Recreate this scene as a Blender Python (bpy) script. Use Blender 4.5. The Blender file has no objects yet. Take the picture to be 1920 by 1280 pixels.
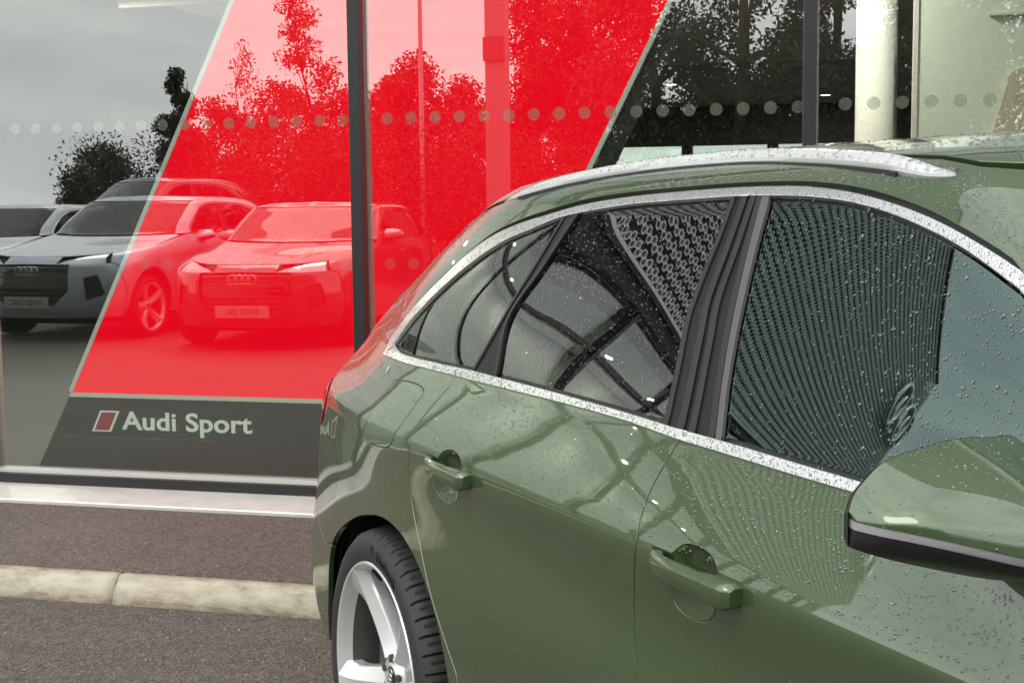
import bpy, bmesh, math, random
import numpy as np
from mathutils import Vector, Matrix
from mathutils.geometry import delaunay_2d_cdt

# ------------------------------------------------------------------ scene, camera, sky, sun
scene = bpy.context.scene
C = scene.collection
R = math.radians
CAM_H = 1.333
YAW, PITCH, ROLL = R(14.4), math.atan(253 / 2500.0), 0.0107
cam_data = bpy.data.cameras.new('camera')
cam_data.sensor_width = 36.0
cam_data.lens = 2500.0 / 1920.0 * 36.0
cam_data.clip_start = 0.05
cam_data.clip_end = 600
cam = bpy.data.objects.new('camera', cam_data)
C.objects.link(cam)
_f = Vector((-math.sin(YAW) * math.cos(PITCH), math.cos(YAW) * math.cos(PITCH), -math.sin(PITCH)))
_r = Vector((math.cos(YAW), math.sin(YAW), 0))
_u = _r.cross(_f)
_r2 = _r * math.cos(ROLL) - _u * math.sin(ROLL)
_u2 = _u * math.cos(ROLL) + _r * math.sin(ROLL)
_m = Matrix((_r2, _u2, -_f)).transposed().to_4x4()
_m.translation = Vector((0, 0, CAM_H))
cam.matrix_world = _m
scene.camera = cam

SUN_EL, SUN_ROT = R(48), R(205)
world = bpy.data.worlds.new('World')
scene.world = world
world.use_nodes = True
wn, wl = world.node_tree.nodes, world.node_tree.links
wn.clear()
w_out = wn.new('ShaderNodeOutputWorld')
w_bg = wn.new('ShaderNodeBackground')
w_sky = wn.new('ShaderNodeTexSky')
w_sky.sky_type = 'NISHITA'
w_sky.sun_disc = False
w_sky.sun_elevation = SUN_EL
w_sky.sun_rotation = SUN_ROT
w_sky.air_density = 1.6
w_sky.dust_density = 4.0
w_scale = wn.new('ShaderNodeMix'); w_scale.data_type = 'RGBA'; w_scale.blend_type = 'MULTIPLY'
w_scale.inputs[0].default_value = 1.0
w_scale.inputs[7].default_value = (0.10, 0.10, 0.10, 1)
wl.new(w_sky.outputs[0], w_scale.inputs[6])
w_tc = wn.new('ShaderNodeTexCoord')
w_map = wn.new('ShaderNodeMapping'); w_map.inputs['Scale'].default_value = (1.0, 1.0, 3.2)
wl.new(w_tc.outputs['Generated'], w_map.inputs[0])
w_noise = wn.new('ShaderNodeTexNoise'); w_noise.inputs['Scale'].default_value = 2.3
w_noise.inputs['Detail'].default_value = 5; w_noise.inputs['Roughness'].default_value = 0.52
w_noise.inputs['Distortion'].default_value = 0.6
wl.new(w_map.outputs[0], w_noise.inputs['Vector'])
w_ramp = wn.new('ShaderNodeValToRGB')
w_ramp.color_ramp.elements[0].position = 0.34; w_ramp.color_ramp.elements[0].color = (0.92, 0.98, 1.05, 1)
w_ramp.color_ramp.elements[1].position = 0.66; w_ramp.color_ramp.elements[1].color = (1.64, 1.65, 1.63, 1)
wl.new(w_noise.outputs['Fac'], w_ramp.inputs[0])
w_mix = wn.new('ShaderNodeMix'); w_mix.data_type = 'RGBA'; w_mix.inputs[0].default_value = 0.88
wl.new(w_scale.outputs[2], w_mix.inputs[6]); wl.new(w_ramp.outputs[0], w_mix.inputs[7])
wl.new(w_mix.outputs[2], w_bg.inputs[0])
w_bg.inputs[1].default_value = 1.0
wl.new(w_bg.outputs[0], w_out.inputs[0])

sun_data = bpy.data.lights.new('sun', 'SUN')
sun_data.energy = 0.5
sun_data.angle = R(25)
sun_data.color = (1.0, 0.96, 0.9)
sun = bpy.data.objects.new('sun', sun_data)
C.objects.link(sun)
# the lamp shines from the same bearing as the sky's sun
_sd = Vector((math.sin(SUN_ROT) * math.cos(SUN_EL), math.cos(SUN_ROT) * math.cos(SUN_EL), math.sin(SUN_EL)))
sun.rotation_euler = (-_sd).to_track_quat('-Z', 'Y').to_euler()

scene.view_settings.view_transform = 'Standard'
scene.view_settings.look = 'None'
scene.view_settings.exposure = 0.6
scene.view_settings.gamma = 1.0
scene.view_settings.use_curve_mapping = False
cy = scene.cycles
cy.max_bounces = 10; cy.transparent_max_bounces = 24; cy.transmission_bounces = 8; cy.glossy_bounces = 6; cy.diffuse_bounces = 3
cy.use_denoising = True
cy.caustics_reflective = False; cy.caustics_refractive = False
cy.sample_clamp_indirect = 6.0

# ------------------------------------------------------------------ materials
MATS = {}
def mat(name, col=(.5, .5, .5), rough=.5, metal=0., coat=0., coat_rough=.03, ior=1.5, spec=.5, noise=None, bump=None, emit=None, emit_s=0., trans=0., alpha=1.):
    """principled material; noise = (scale, amount[, colour2]); bump = (scale, strength, distance)"""
    m = bpy.data.materials.new(name); MATS[name] = m
    m.use_nodes = True
    nt = m.node_tree; b = nt.nodes['Principled BSDF']
    b.inputs['Base Color'].default_value = (*col, 1); b.inputs['Roughness'].default_value = rough
    b.inputs['Metallic'].default_value = metal; b.inputs['IOR'].default_value = ior
    b.inputs['Specular IOR Level'].default_value = spec
    b.inputs['Coat Weight'].default_value = coat; b.inputs['Coat Roughness'].default_value = coat_rough
    b.inputs['Transmission Weight'].default_value = trans
    if emit:
        b.inputs['Emission Color'].default_value = (*emit, 1); b.inputs['Emission Strength'].default_value = emit_s
    if noise or bump:
        tc = nt.nodes.new('ShaderNodeTexCoord')
    if noise:
        n = nt.nodes.new('ShaderNodeTexNoise'); n.inputs['Scale'].default_value = noise[0]; n.inputs['Detail'].default_value = 6
        nt.links.new(tc.outputs['Object'], n.inputs['Vector'])
        c2 = noise[2] if len(noise) > 2 else tuple(c * (1 - noise[1]) for c in col)
        r = nt.nodes.new('ShaderNodeValToRGB'); r.color_ramp.elements[0].position = .35; r.color_ramp.elements[1].position = .65
        r.color_ramp.elements[0].color = (*c2, 1); r.color_ramp.elements[1].color = (*col, 1)
        nt.links.new(n.outputs['Fac'], r.inputs[0]); nt.links.new(r.outputs[0], b.inputs['Base Color'])
    if bump:
        n2 = nt.nodes.new('ShaderNodeTexNoise'); n2.inputs['Scale'].default_value = bump[0]; n2.inputs['Detail'].default_value = 4
        nt.links.new(tc.outputs['Object'], n2.inputs['Vector'])
        bp = nt.nodes.new('ShaderNodeBump'); bp.inputs['Strength'].default_value = bump[1]; bp.inputs['Distance'].default_value = bump[2]
        nt.links.new(n2.outputs['Fac'], bp.inputs['Height']); nt.links.new(bp.outputs[0], b.inputs['Normal'])
    return m

def pane_mat(name, tint, refl, rough=0.0, rcol=(1, 1, 1)):
    """window glass: clear tinted transmission plus a mirror reflection that grows at grazing angles"""
    m = bpy.data.materials.new(name); MATS[name] = m; m.use_nodes = True
    nt = m.node_tree; nt.nodes.clear()
    o = nt.nodes.new('ShaderNodeOutputMaterial'); mx = nt.nodes.new('ShaderNodeMixShader')
    tr = nt.nodes.new('ShaderNodeBsdfTransparent'); tr.inputs[0].default_value = (*tint, 1)
    gl = nt.nodes.new('ShaderNodeBsdfGlossy'); gl.inputs['Roughness'].default_value = rough; gl.inputs['Color'].default_value = (*rcol, 1)
    lw = nt.nodes.new('ShaderNodeLayerWeight'); lw.inputs[0].default_value = .5
    pw = nt.nodes.new('ShaderNodeMath'); pw.operation = 'POWER'; pw.inputs[1].default_value = 5.0
    ma = nt.nodes.new('ShaderNodeMath'); ma.operation = 'MULTIPLY_ADD'; ma.inputs[1].default_value = 1 - refl; ma.inputs[2].default_value = refl
    nt.links.new(lw.outputs['Facing'], pw.inputs[0]); nt.links.new(pw.outputs[0], ma.inputs[0])
    nt.links.new(ma.outputs[0], mx.inputs[0]); nt.links.new(tr.outputs[0], mx.inputs[1]); nt.links.new(gl.outputs[0], mx.inputs[2])
    nt.links.new(mx.outputs[0], o.inputs[0])
    return m

def asphalt(name, base, light, rough=.85):
    m = bpy.data.materials.new(name); MATS[name] = m; m.use_nodes = True
    nt = m.node_tree; b = nt.nodes['Principled BSDF']; b.inputs['Roughness'].default_value = rough; b.inputs['Specular IOR Level'].default_value = .35
    tc = nt.nodes.new('ShaderNodeTexCoord'); L = nt.links.new
    def noise(scale, det=4, dist=0):
        n = nt.nodes.new('ShaderNodeTexNoise'); n.inputs['Scale'].default_value = scale; n.inputs['Detail'].default_value = det
        n.inputs['Distortion'].default_value = dist; L(tc.outputs['Object'], n.inputs['Vector']); return n
    def ramp(src, p0, p1, c0, c1):
        r = nt.nodes.new('ShaderNodeValToRGB'); r.color_ramp.elements[0].position = p0; r.color_ramp.elements[1].position = p1
        r.color_ramp.elements[0].color = (*c0, 1); r.color_ramp.elements[1].color = (*c1, 1); L(src, r.inputs[0]); return r
    def mix(a, b2, fac, mode='MIX'):
        x = nt.nodes.new('ShaderNodeMix'); x.data_type = 'RGBA'; x.blend_type = mode
        (L(fac, x.inputs[0]) if not isinstance(fac, float) else setattr(x.inputs[0], 'default_value', fac))
        L(a, x.inputs[6]); L(b2, x.inputs[7]); return x
    v = nt.nodes.new('ShaderNodeTexVoronoi'); v.inputs['Scale'].default_value = 105; L(tc.outputs['Object'], v.inputs['Vector'])
    chips = ramp(v.outputs['Color'], .1, .95, tuple(c * .36 for c in base), tuple(min(c * 1.9, 1) for c in base))
    big = ramp(noise(1.1, 5, .4).outputs['Fac'], .35, .7, tuple(c * .78 for c in base), light)
    col = mix(chips.outputs[0], big.outputs[0], .38)
    v2 = nt.nodes.new('ShaderNodeTexVoronoi'); v2.inputs['Scale'].default_value = 42; L(tc.outputs['Object'], v2.inputs['Vector'])
    spk = ramp(v2.outputs['Distance'], .10, .17, (1, 1, 1), (0, 0, 0))
    gate = ramp(noise(21, 2).outputs['Fac'], .56, .60, (0, 0, 0), (1, 1, 1))
    sp2 = mix(spk.outputs[0], gate.outputs[0], 1.0, 'MULTIPLY')
    pale = nt.nodes.new('ShaderNodeRGB'); pale.outputs[0].default_value = (.52, .48, .43, 1)
    fin = mix(col.outputs[2], pale.outputs[0], sp2.outputs[2])
    L(fin.outputs[2], b.inputs['Base Color'])
    bp = nt.nodes.new('ShaderNodeBump'); bp.inputs['Strength'].default_value = .9; bp.inputs['Distance'].default_value = .007
    L(v.outputs['Distance'], bp.inputs['Height']); L(bp.outputs[0], b.inputs['Normal'])
    return m

asphalt('asphalt_dark', (.122, .107, .094), (.155, .137, .121))
asphalt('asphalt_brown', (.138, .112, .097), (.17, .142, .125))
mat('concrete', (.56, .53, .44), .9, noise=(26, .3, (.30, .25, .18)), bump=(60, .5, .004))
# weathered kerb: pale concrete with brown dirt along the foot and the top edge, broken up by noise
def kerb_material():
    m = mat('kerb_concrete', (.62, .60, .52), .9, bump=(45, .7, .004)); nt = m.node_tree; L = nt.links.new; b = nt.nodes['Principled BSDF']
    tc = nt.nodes.new('ShaderNodeTexCoord')
    n1 = nt.nodes.new('ShaderNodeTexNoise'); n1.inputs['Scale'].default_value = 22; n1.inputs['Detail'].default_value = 8; n1.inputs['Roughness'].default_value = .7
    mp = nt.nodes.new('ShaderNodeMapping'); mp.inputs['Scale'].default_value = (.45, 1, 1.3); L(tc.outputs['Object'], mp.inputs[0]); L(mp.outputs[0], n1.inputs['Vector'])
    r = nt.nodes.new('ShaderNodeValToRGB'); e = r.color_ramp.elements
    e[0].position = .33; e[0].color = (.27, .215, .15, 1); e[1].position = .62; e[1].color = (.53, .485, .375, 1)
    x = e.new(.44); x.color = (.40, .35, .26, 1)
    sx = nt.nodes.new('ShaderNodeSeparateXYZ'); L(tc.outputs['Object'], sx.inputs[0])
    # dirt gathers at the foot (splash) and on the top edge
    mr = nt.nodes.new('ShaderNodeMapRange'); mr.inputs[1].default_value = 0; mr.inputs[2].default_value = .035; mr.inputs[3].default_value = -.16; mr.inputs[4].default_value = .05; L(sx.outputs['Z'], mr.inputs[0])
    m2 = nt.nodes.new('ShaderNodeMapRange'); m2.inputs[1].default_value = .082; m2.inputs[2].default_value = .091; m2.inputs[3].default_value = 0; m2.inputs[4].default_value = -.13; L(sx.outputs['Z'], m2.inputs[0])
    a = nt.nodes.new('ShaderNodeMath'); a.operation = 'ADD'; L(mr.outputs[0], a.inputs[0]); L(m2.outputs[0], a.inputs[1])
    a2 = nt.nodes.new('ShaderNodeMath'); a2.operation = 'ADD'; L(n1.outputs['Fac'], a2.inputs[0]); L(a.outputs[0], a2.inputs[1]); L(a2.outputs[0], r.inputs[0]); L(r.outputs[0], b.inputs['Base Color'])
kerb_material()
mat('sill_metal', (.74, .73, .68), .38, .25, noise=(9, .12), bump=(160, .06, .001))
mat('frame_black', (.022, .022, .021), .45, .3)
mat('frame_dark_grey', (.026, .026, .025), .45, .2)
mat('frame_pale', (.62, .60, .57), .5)
pane_mat('showroom_glass', (.90, .94, .89), .165)
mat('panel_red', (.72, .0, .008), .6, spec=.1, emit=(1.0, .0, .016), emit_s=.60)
mat('panel_border', (.88, .86, .82), .5)
mat('panel_black', (.02, .02, .02), .5)
mat('panel_grey', (.026, .028, .032), .45)
mat('letter_white', (.88, .9, .88), .5, emit=(.9, .92, .9), emit_s=.12)
mat('rhombus_red', (.30, .012, .02), .5, emit=(.45, .03, .05), emit_s=.12)
def film(name, col, fac):
    m = bpy.data.materials.new(name); MATS[name] = m; m.use_nodes = True; nt = m.node_tree; nt.nodes.clear()
    o = nt.nodes.new('ShaderNodeOutputMaterial'); mx = nt.nodes.new('ShaderNodeMixShader'); mx.inputs[0].default_value = fac
    t = nt.nodes.new('ShaderNodeBsdfTransparent'); d = nt.nodes.new('ShaderNodeBsdfDiffuse'); d.inputs[0].default_value = (*col, 1)
    nt.links.new(t.outputs[0], mx.inputs[1]); nt.links.new(d.outputs[0], mx.inputs[2]); nt.links.new(mx.outputs[0], o.inputs[0])
film('dot_film', (.55, .52, .50), .27)
film('dot_film_faint', (.55, .50, .50), .10)  # more transparent film for the lower row of dots
mat('floor_tile', (.15, .155, .155), .3, noise=(3, .1))
mat('ceiling_white', (.66, .65, .60), .8)
mat('ceiling_grey', (.46, .45, .40), .8)
mat('wall_dark', (.06, .06, .05), .7)
mat('plaster_white', (.76, .80, .75), .7)
mat('board_white', (.66, .72, .64), .6)
mat('board_beige', (.55, .50, .38), .6)
mat('lamp_lit', (1, 1, 1), .5, emit=(1, .97, .88), emit_s=9)
mat('cladding_black', (.012, .012, .012), .6)
mat('screen_alu', (.88, .89, .88), .5, .1)
mat('screen_back', (.02, .021, .02), .8)
mat('roof_trim', (.10, .10, .10), .5)
mat('brick_orange', (.45, .2, .1), .85, noise=(30, .25))
mat('chrome_sign', (.78, .78, .78), .25, .9)
# car
def paint(name, col, metal=.35, rough=.42):
    m = mat(name, col, rough, metal, coat=1.0, coat_rough=.010, spec=.5); m.node_tree.nodes['Principled BSDF'].inputs['Coat IOR'].default_value = 1.75; return m
paint('paint_green', (.064, .106, .038), .42, .40)
paint('paint_silver', (.46, .52, .60), .4)
paint('paint_white', (.75, .76, .78), .0)
paint('paint_dark', (.06, .03, .032), .4)
paint('paint_black', (.02, .022, .024), .2)
pane_mat('glass_privacy', (.045, .045, .043), .15, 0.0)
pane_mat('glass_green', (.16, .27, .215), .135, 0.0, (.76, 1, .90))
pane_mat('glass_screen', (.4, .46, .42), .07, 0.0)
mat('gloss_black', (.012, .012, .013), .06, 0, coat=1.0)
mat('trim_alu', (.90, .90, .89), .27, 1.0, bump=(420, .3, .0018))
mat('rail_alu', (.78, .79, .78), .40, .45, bump=(300, .16, .0015))
mat('seal_black', (.014, .014, .014), .5)
mat('plastic_black', (.018, .018, .019), .42)
mat('plastic_grey', (.11, .108, .105), .5)
mat('inner_black', (.006, .006, .006), .9)
mat('rubber', (.026, .026, .026), .62, bump=(260, .12, .0008))
mat('rubber_mark', (.011, .011, .011), .5)
mat('wheel_alu', (.86, .86, .85), .32, .5, coat=.6)
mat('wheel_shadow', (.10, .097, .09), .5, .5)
mat('brake_disc', (.17, .16, .15), .4, .8)
mat('lamp_red', (.35, .006, .02), .08, 0, coat=1.0)
mat('lamp_clear', (.7, .72, .74), .12, .7)
mat('indicator', (.52, .52, .53), .25, .4, bump=(240, .3, .002))
mat('seat_fabric', (.03, .03, .03), .85)
mat('plate_white', (.5, .5, .48), .5)
mat('plate_ink', (.02, .02, .02), .5)
mat('petal', (.86, .86, .62), .7)
mat('leaf_a', (.030, .05, .018), .6, noise=(3, .4)); mat('leaf_b', (.045, .065, .022), .6, noise=(3, .35)); mat('leaf_c', (.032, .048, .022), .6, noise=(3, .4))
mat('bark', (.09, .07, .05), .9, noise=(14, .4), bump=(30, .6, .02))
mat('post_grey', (.28, .29, .3), .5, .4)
mat('line_white', (.7, .7, .67), .7, noise=(40, .25))
mat('sticker_blue', (.05, .2, .6), .5)
pane_mat('water_drop', (.60, .61, .60), .13)
mat('pillar_black', (.014, .014, .015), .42, 0, spec=.22)

# ------------------------------------------------------------------ helpers
def obj(name, me, m=None, parent=None):
    if m is not None and not me.materials: me.materials.append(MATS[m])
    o = bpy.data.objects.new(name, me); C.objects.link(o)
    if parent is not None: o.parent = parent
    return o
def mesh(name, V, F, smooth=False):
    me = bpy.data.meshes.new(name); me.from_pydata([tuple(v) for v in V], [], [tuple(f) for f in F]); me.update()
    if smooth: me.shade_smooth()
    return me
def tag(o, label=None, cat=None, group=None, kind=None):
    if label: o['label'] = label
    if cat: o['category'] = cat
    if group: o['group'] = group
    if kind: o['kind'] = kind
    return o
def empty(name, loc=(0, 0, 0), rz=0):
    o = bpy.data.objects.new(name, None); C.objects.link(o); o.location = loc; o.rotation_euler = (0, 0, rz); o.empty_display_size = .2
    return o
class MB:
    def __init__(s): s.V = []; s.F = []
    def add(s, V, F):
        n = len(s.V); s.V += [tuple(v) for v in V]; s.F += [tuple(i + n for i in f) for f in F]; return s
    def box(s, x0, x1, y0, y1, z0, z1):
        return s.add([(x0, y0, z0), (x1, y0, z0), (x1, y1, z0), (x0, y1, z0), (x0, y0, z1), (x1, y0, z1), (x1, y1, z1), (x0, y1, z1)],
                     [(0, 3, 2, 1), (4, 5, 6, 7), (0, 1, 5, 4), (1, 2, 6, 5), (2, 3, 7, 6), (3, 0, 4, 7)])
    def prism(s, poly, y0, y1):
        """polygon in (x, z), extruded along y"""
        n = len(poly); V = [(p[0], y0, p[1]) for p in poly] + [(p[0], y1, p[1]) for p in poly]
        F = [tuple(range(n)), tuple(range(2 * n - 1, n - 1, -1))] + [(i, i + n, (i + 1) % n + n, (i + 1) % n) for i in range(n)]
        return s.add(V, F)
    def tube(s, path, rad, seg=10, caps=True):
        path = [Vector(p) for p in path]; n = len(path); rs = rad if isinstance(rad, (list, tuple)) else [rad] * n
        V = []; F = []; ref = None
        for i, p in enumerate(path):
            d = (path[min(i + 1, n - 1)] - path[max(i - 1, 0)]).normalized()
            if ref is None: ref = d.orthogonal().normalized()
            a = (ref - d * ref.dot(d)).normalized(); ref = a; b = d.cross(a)
            for k in range(seg):
                t = 2 * math.pi * k / seg; V.append(p + (a * math.cos(t) + b * math.sin(t)) * rs[i])
        for i in range(n - 1):
            for k in range(seg):
                F.append((i * seg + k, i * seg + (k + 1) % seg, (i + 1) * seg + (k + 1) % seg, (i + 1) * seg + k))
        if caps: F += [tuple(range(seg - 1, -1, -1)), tuple((n - 1) * seg + k for k in range(seg))]
        return s.add(V, F)
    def build(s, name, m, parent=None, smooth=False, bevel=0):
        me = mesh(name, s.V, s.F, smooth)
        o = obj(name, me, m, parent)
        if bevel:
            b = o.modifiers.new('bevel', 'BEVEL'); b.width = bevel; b.segments = 2; b.limit_method = 'ANGLE'
        return o
def box(name, m, parent, x0, x1, y0, y1, z0, z1, bevel=0): return MB().box(x0, x1, y0, y1, z0, z1).build(name, m, parent, bevel=bevel)
def text_mesh(txt, size, extrude=.002, shear=0, space=1.0, align='LEFT', bold=0.):
    cu = bpy.data.curves.new('lettering', 'FONT'); cu.body = txt; cu.size = size; cu.extrude = extrude; cu.shear = shear; cu.space_character = space; cu.align_x = align; cu.offset = bold
    t = bpy.data.objects.new('lettering', cu); C.objects.link(t)
    dg = bpy.context.evaluated_depsgraph_get(); me = bpy.data.meshes.new_from_object(t.evaluated_get(dg))
    bpy.data.objects.remove(t); bpy.data.curves.remove(cu)
    return me

# ------------------------------------------------------------------ setting: ground, pavement, kerb
GZ = .092                                       # level of the pavement
g = MB().add([(-300, -300, 0), (300, -300, 0), (300, 300, 0), (-300, 300, 0)], [(0, 1, 2, 3)]).build('car_park_ground', 'asphalt_dark'); tag(g, kind='structure')
pv = box('pavement', 'asphalt_brown', None, -30, 14, 4.035, 4.93, -.05, GZ); tag(pv, kind='structure')
kerb = empty('kerb'); tag(kerb, kind='structure')
random.seed(3)
kp = [(3.945, -.05), (3.948, 0), (3.955, .042), (3.967, .066), (3.985, .081), (4.008, .089), (4.037, .0915), (4.037, -.05)]
x = -2.43 - .915 * 9; 
for i in range(18):
    L = .915; j = .004; nseg = 22
    V = []; F = []
    dz = random.uniform(-.003, .003); rr = random.Random(i)
    for k in range(nseg + 1):
        xx = x + j + (L - 2 * j) * k / nseg
        for q, (yy, zz) in enumerate(kp):
            wob = 0 if q in (0, 7, 6) else (rr.uniform(-.0035, .0035) + (.006 * rr.random() if k in (0, nseg) else 0))
            # joints are slightly skewed and chipped
            V.append((xx + (.035 * (zz / .09) if False else 0) + (.0075 * math.sin(q * 1.7 + i) if k in (0, nseg) else 0), yy + wob, zz + (dz if 0 < q < 7 else 0)))
    n = len(kp)
    for k in range(nseg):
        for q in range(n - 1): F.append((k * n + q, k * n + q + 1, (k + 1) * n + q + 1, (k + 1) * n + q))
    F += [tuple(range(n - 1, -1, -1)), tuple(nseg * n + q for q in range(n))]
    me = mesh('kerb_stone', V, F, True); obj('kerb_stone', me, 'kerb_concrete', kerb)
    x += L
# white bay lines, worn, on the tarmac behind the camera
lines = empty('bay_lines'); tag(lines, kind='structure')
for i in range(7):
    MB().add([(-14 + i * 2.6, -7.2, .004), (-13.9 + i * 2.6, -7.2, .004), (-12.2 + i * 2.6, -2.6, .004), (-12.3 + i * 2.6, -2.6, .004)], [(0, 1, 2, 3)]).build('bay_line', 'line_white', lines)

# ------------------------------------------------------------------ the showroom
FY = 5.2; GY = 5.25; FL = .135; TOP = 8.9
TR = 2.86; GT = 3.32; BT = 3.46                  # transom, head of the glazing, top of the black band
sh = empty('showroom_building', (0, FY, 0)); sh.location = (0, 0, 0)
tag(sh, 'glass fronted car showroom with dark mullions under a band of pierced metal cladding', 'building')
XL, XR = -21.7, 8.78
mull = [-2.016 + 1.822 * k for k in range(-10, 7)]
# base sill with a pale lip, black bottom rail, grey ledge
V = []; 
prof = [(4.915, .02), (4.915, GZ + .012), (4.918, GZ + .017), (4.93, GZ + .017), (FY + .01, GZ + .021), (FY + .01, .02)]
MB().add([(xx, y, z) for xx in (XL, XR) for (y, z) in prof], [tuple(range(6)), tuple(range(11, 5, -1))] + [(i, i + 6, (i + 1) % 6 + 6, (i + 1) % 6) for i in range(6)]).build('base_sill', 'sill_metal', sh)
box('bottom_rail', 'frame_black', sh, XL, XR, FY, FY + .03, GZ + .0185, .155)
box('ledge', 'frame_pale', sh, XL, XR, FY + .03, FY + .075, .12, .172)
box('inner_floor', 'floor_tile', sh, XL, XR, FY + .076, 20.2, .05, FL)
for i, mx in enumerate(mull):
    mo = box('mullion', 'frame_dark_grey', sh, mx, mx + .05, FY - .004, FY + .048, .11, GT, bevel=.003)
    if mx < -4.5: continue
    box('mullion_core', 'frame_black', mo, mx + .004, mx + .046, FY + .0485, FY + .07, .172, GT)
    box('inner_mullion', 'frame_pale', mo, mx - .004, mx + .054, FY + .0705, FY + .115, .172, GT)
for i in range(len(mull) - 1):
    a, b = mull[i] + .051, mull[i + 1] - .001
    for z0, z1 in ((.173, TR - .022), (TR + .022, GT)):
        box('glass_pane', 'showroom_glass', sh, a, b, GY - .004, GY + .004, z0, z1)
    box('transom', 'frame_dark_grey', sh, a, b, FY + .01, FY + .05, TR - .022, TR + .022)
box('end_pane', 'showroom_glass', sh, XL + .06, mull[0] - .001, GY - .004, GY + .004, .173, GT)
box('fascia', 'cladding_black', sh, XL, XR, FY - .012, FY + .25, GT + .001, BT)
box('roof', 'roof_trim', sh, XL, XR, FY + .31, 21, TOP - .35, TOP - .1)
box('end_wall', 'wall_dark', sh, XR, XR + .2, FY - .04, 20.2, 0, TOP - .36)
box('end_wall', 'plaster_white', sh, XL - .2, XL, FY - .06, 20.2, 0, TOP - .36)
box('upper_floor', 'wall_dark', sh, XL, XR, FY + .31, 20, 3.34, 3.44)
# ceilings: near bay, lighter middle bay, dark back bay
CZ = 2.76
box('ceiling', 'ceiling_grey', sh, -4.9, XR, FY + .16, 8.4, CZ, CZ + .05)
box('ceiling', 'plaster_white', sh, XL, -4.91, FY + .26, 6.34, GT - .03, GT + .015)
box('ceiling', 'ceiling_white', sh, -4.9, XR, 8.4, 14.6, CZ + .06, CZ + .11)
box('bulkhead', 'ceiling_grey', sh, -4.9, XR, 8.35, 8.395, CZ - .05, CZ + .2)
box('ceiling', 'ceiling_grey', sh, -4.9, XR, 14.6, 20, CZ + .01, CZ + .056)
# back wall with a band of windows
bw = box('back_wall', 'wall_dark', sh, -7.4, XR, 20, 20.2, 2.2, 3.19)
box('side_wall', 'wall_dark', sh, XL, -7.4, 12.5, 12.7, FL, 3.19)
box('side_wall', 'wall_dark', sh, -7.6, -7.4, 12.71, 20, FL, 3.19)
box('back_wall', 'wall_dark', sh, -7.4, XR, 20, 20.2, FL, .8)
for k in range(13):
    xx = -7.5 + k * 1.25; box('back_mullion', 'frame_black', sh, xx, xx + .16, 19.98, 20.1, .8, 2.2)
    if k < 12: box('back_pane', 'showroom_glass', sh, xx + .161, xx + 1.249, 20.02, 20.03, .8, 2.2)
# lit downlights
def downlight(x, y, z, label, power=11, rad=.085):
    d = empty('downlight', (x, y, z)); tag(d, label, 'ceiling light', 'round downlights in the showroom ceiling')
    n = 18; ring = []
    V = [(rad * math.cos(2 * math.pi * k / n), rad * math.sin(2 * math.pi * k / n), 0) for k in range(n)]
    MB().add([(a * .8, b * .8, -.002) for a, b, c in V], [tuple(range(n - 1, -1, -1))]).build('lamp_disc', 'lamp_lit', d)
    t = MB().add([(a, b, 0) for a, b, c in V] + [(a * .8, b * .8, 0) for a, b, c in V] + [(a, b, -.008) for a, b, c in V] + [(a * .8, b * .8, -.008) for a, b, c in V],
                 [(k, (k + 1) % n, (k + 1) % n + 2 * n, k + 2 * n) for k in range(n)] + [(k + 2 * n, (k + 1) % n + 2 * n, (k + 1) % n + 3 * n, k + 3 * n) for k in range(n)] + [(k + n, k + 3 * n, (k + 1) % n + 3 * n, (k + 1) % n + n) for k in range(n)])
    t.build('lamp_ring', 'frame_pale', d)
    la = bpy.data.lights.new('downlight_lamp', 'AREA'); la.shape = 'DISK'; la.size = rad * 1.6; la.energy = power; la.color = (1, .95, .86)
    lo = bpy.data.objects.new('downlight_lamp', la); C.objects.link(lo); lo.parent = d; lo.location = (0, 0, -.012)
for i, (x, y, lab) in enumerate([(-5.75, 8.0, 'round ceiling downlight near the top left corner of the window'), (-4.9, 7.9, 'second round ceiling downlight from the left near the window'), (-3.2, 7.6, 'round ceiling downlight just behind the red display wall'),
          (-1.5, 7.6, 'round ceiling downlight behind the middle of the red display wall'), (-.3, 6.1, 'added ceiling downlight brightening the white column'), (1.2, 5.85, 'added ceiling downlight brightening the white and beige display board')]):
    downlight(x, y, CZ - .001, lab, (1.2 if x > 1 else 26) if x > -.5 else 28)  # rightmost two lamps added, out of view, to light column and board
for i, (x, y, lab) in enumerate([(-9.5 + 2.7, 17.2, 'far round downlight at the left of the back ceiling'), (-4.3, 16.3, 'far round downlight left of centre in the back ceiling'), (-2.15, 16.2, 'far round downlight right of the red display wall'), (.9, 15.3, 'far round downlight right of the white column'), (-.4, 18.5, 'farthest round downlight between the mullion and column')]):
    downlight(x, y, CZ + .009, lab)
wp = empty('white_partition', (-5.2, 6.35, FL)); tag(wp, 'long white wall added inside the showroom, out of view, to brighten the reflections', 'partition')  # unseen wall added as a bright surface for the side window reflections
for k in range(8): box('wall_panel', 'plaster_white', wp, -1.9 * (k + 1) + .012, -1.9 * k - .012, 0, .08, 0, GT - .035 - FL)
for k, x in enumerate([-5.9, -7.5, -9.1, -10.7, -12.3, -13.9]):  # set here to light the added wall; they mirror as flecks
    downlight(x, 5.85, GT - .031, ['first', 'second', 'third', 'fourth', 'fifth', 'sixth'][k] + ' round downlight before the added white wall, counted from the red display wall', 14, .034)
# white column
col = empty('column', (.095, 6.9, FL)); tag(col, 'round white column standing behind the showroom glass', 'column')
MB().tube([(0, 0, .06), (0, 0, CZ - FL)], .10, 40).build('shaft', 'plaster_white', col, True)
MB().tube([(0, 0, 0), (0, 0, .06)], .12, 40).build('foot', 'frame_pale', col)
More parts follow.
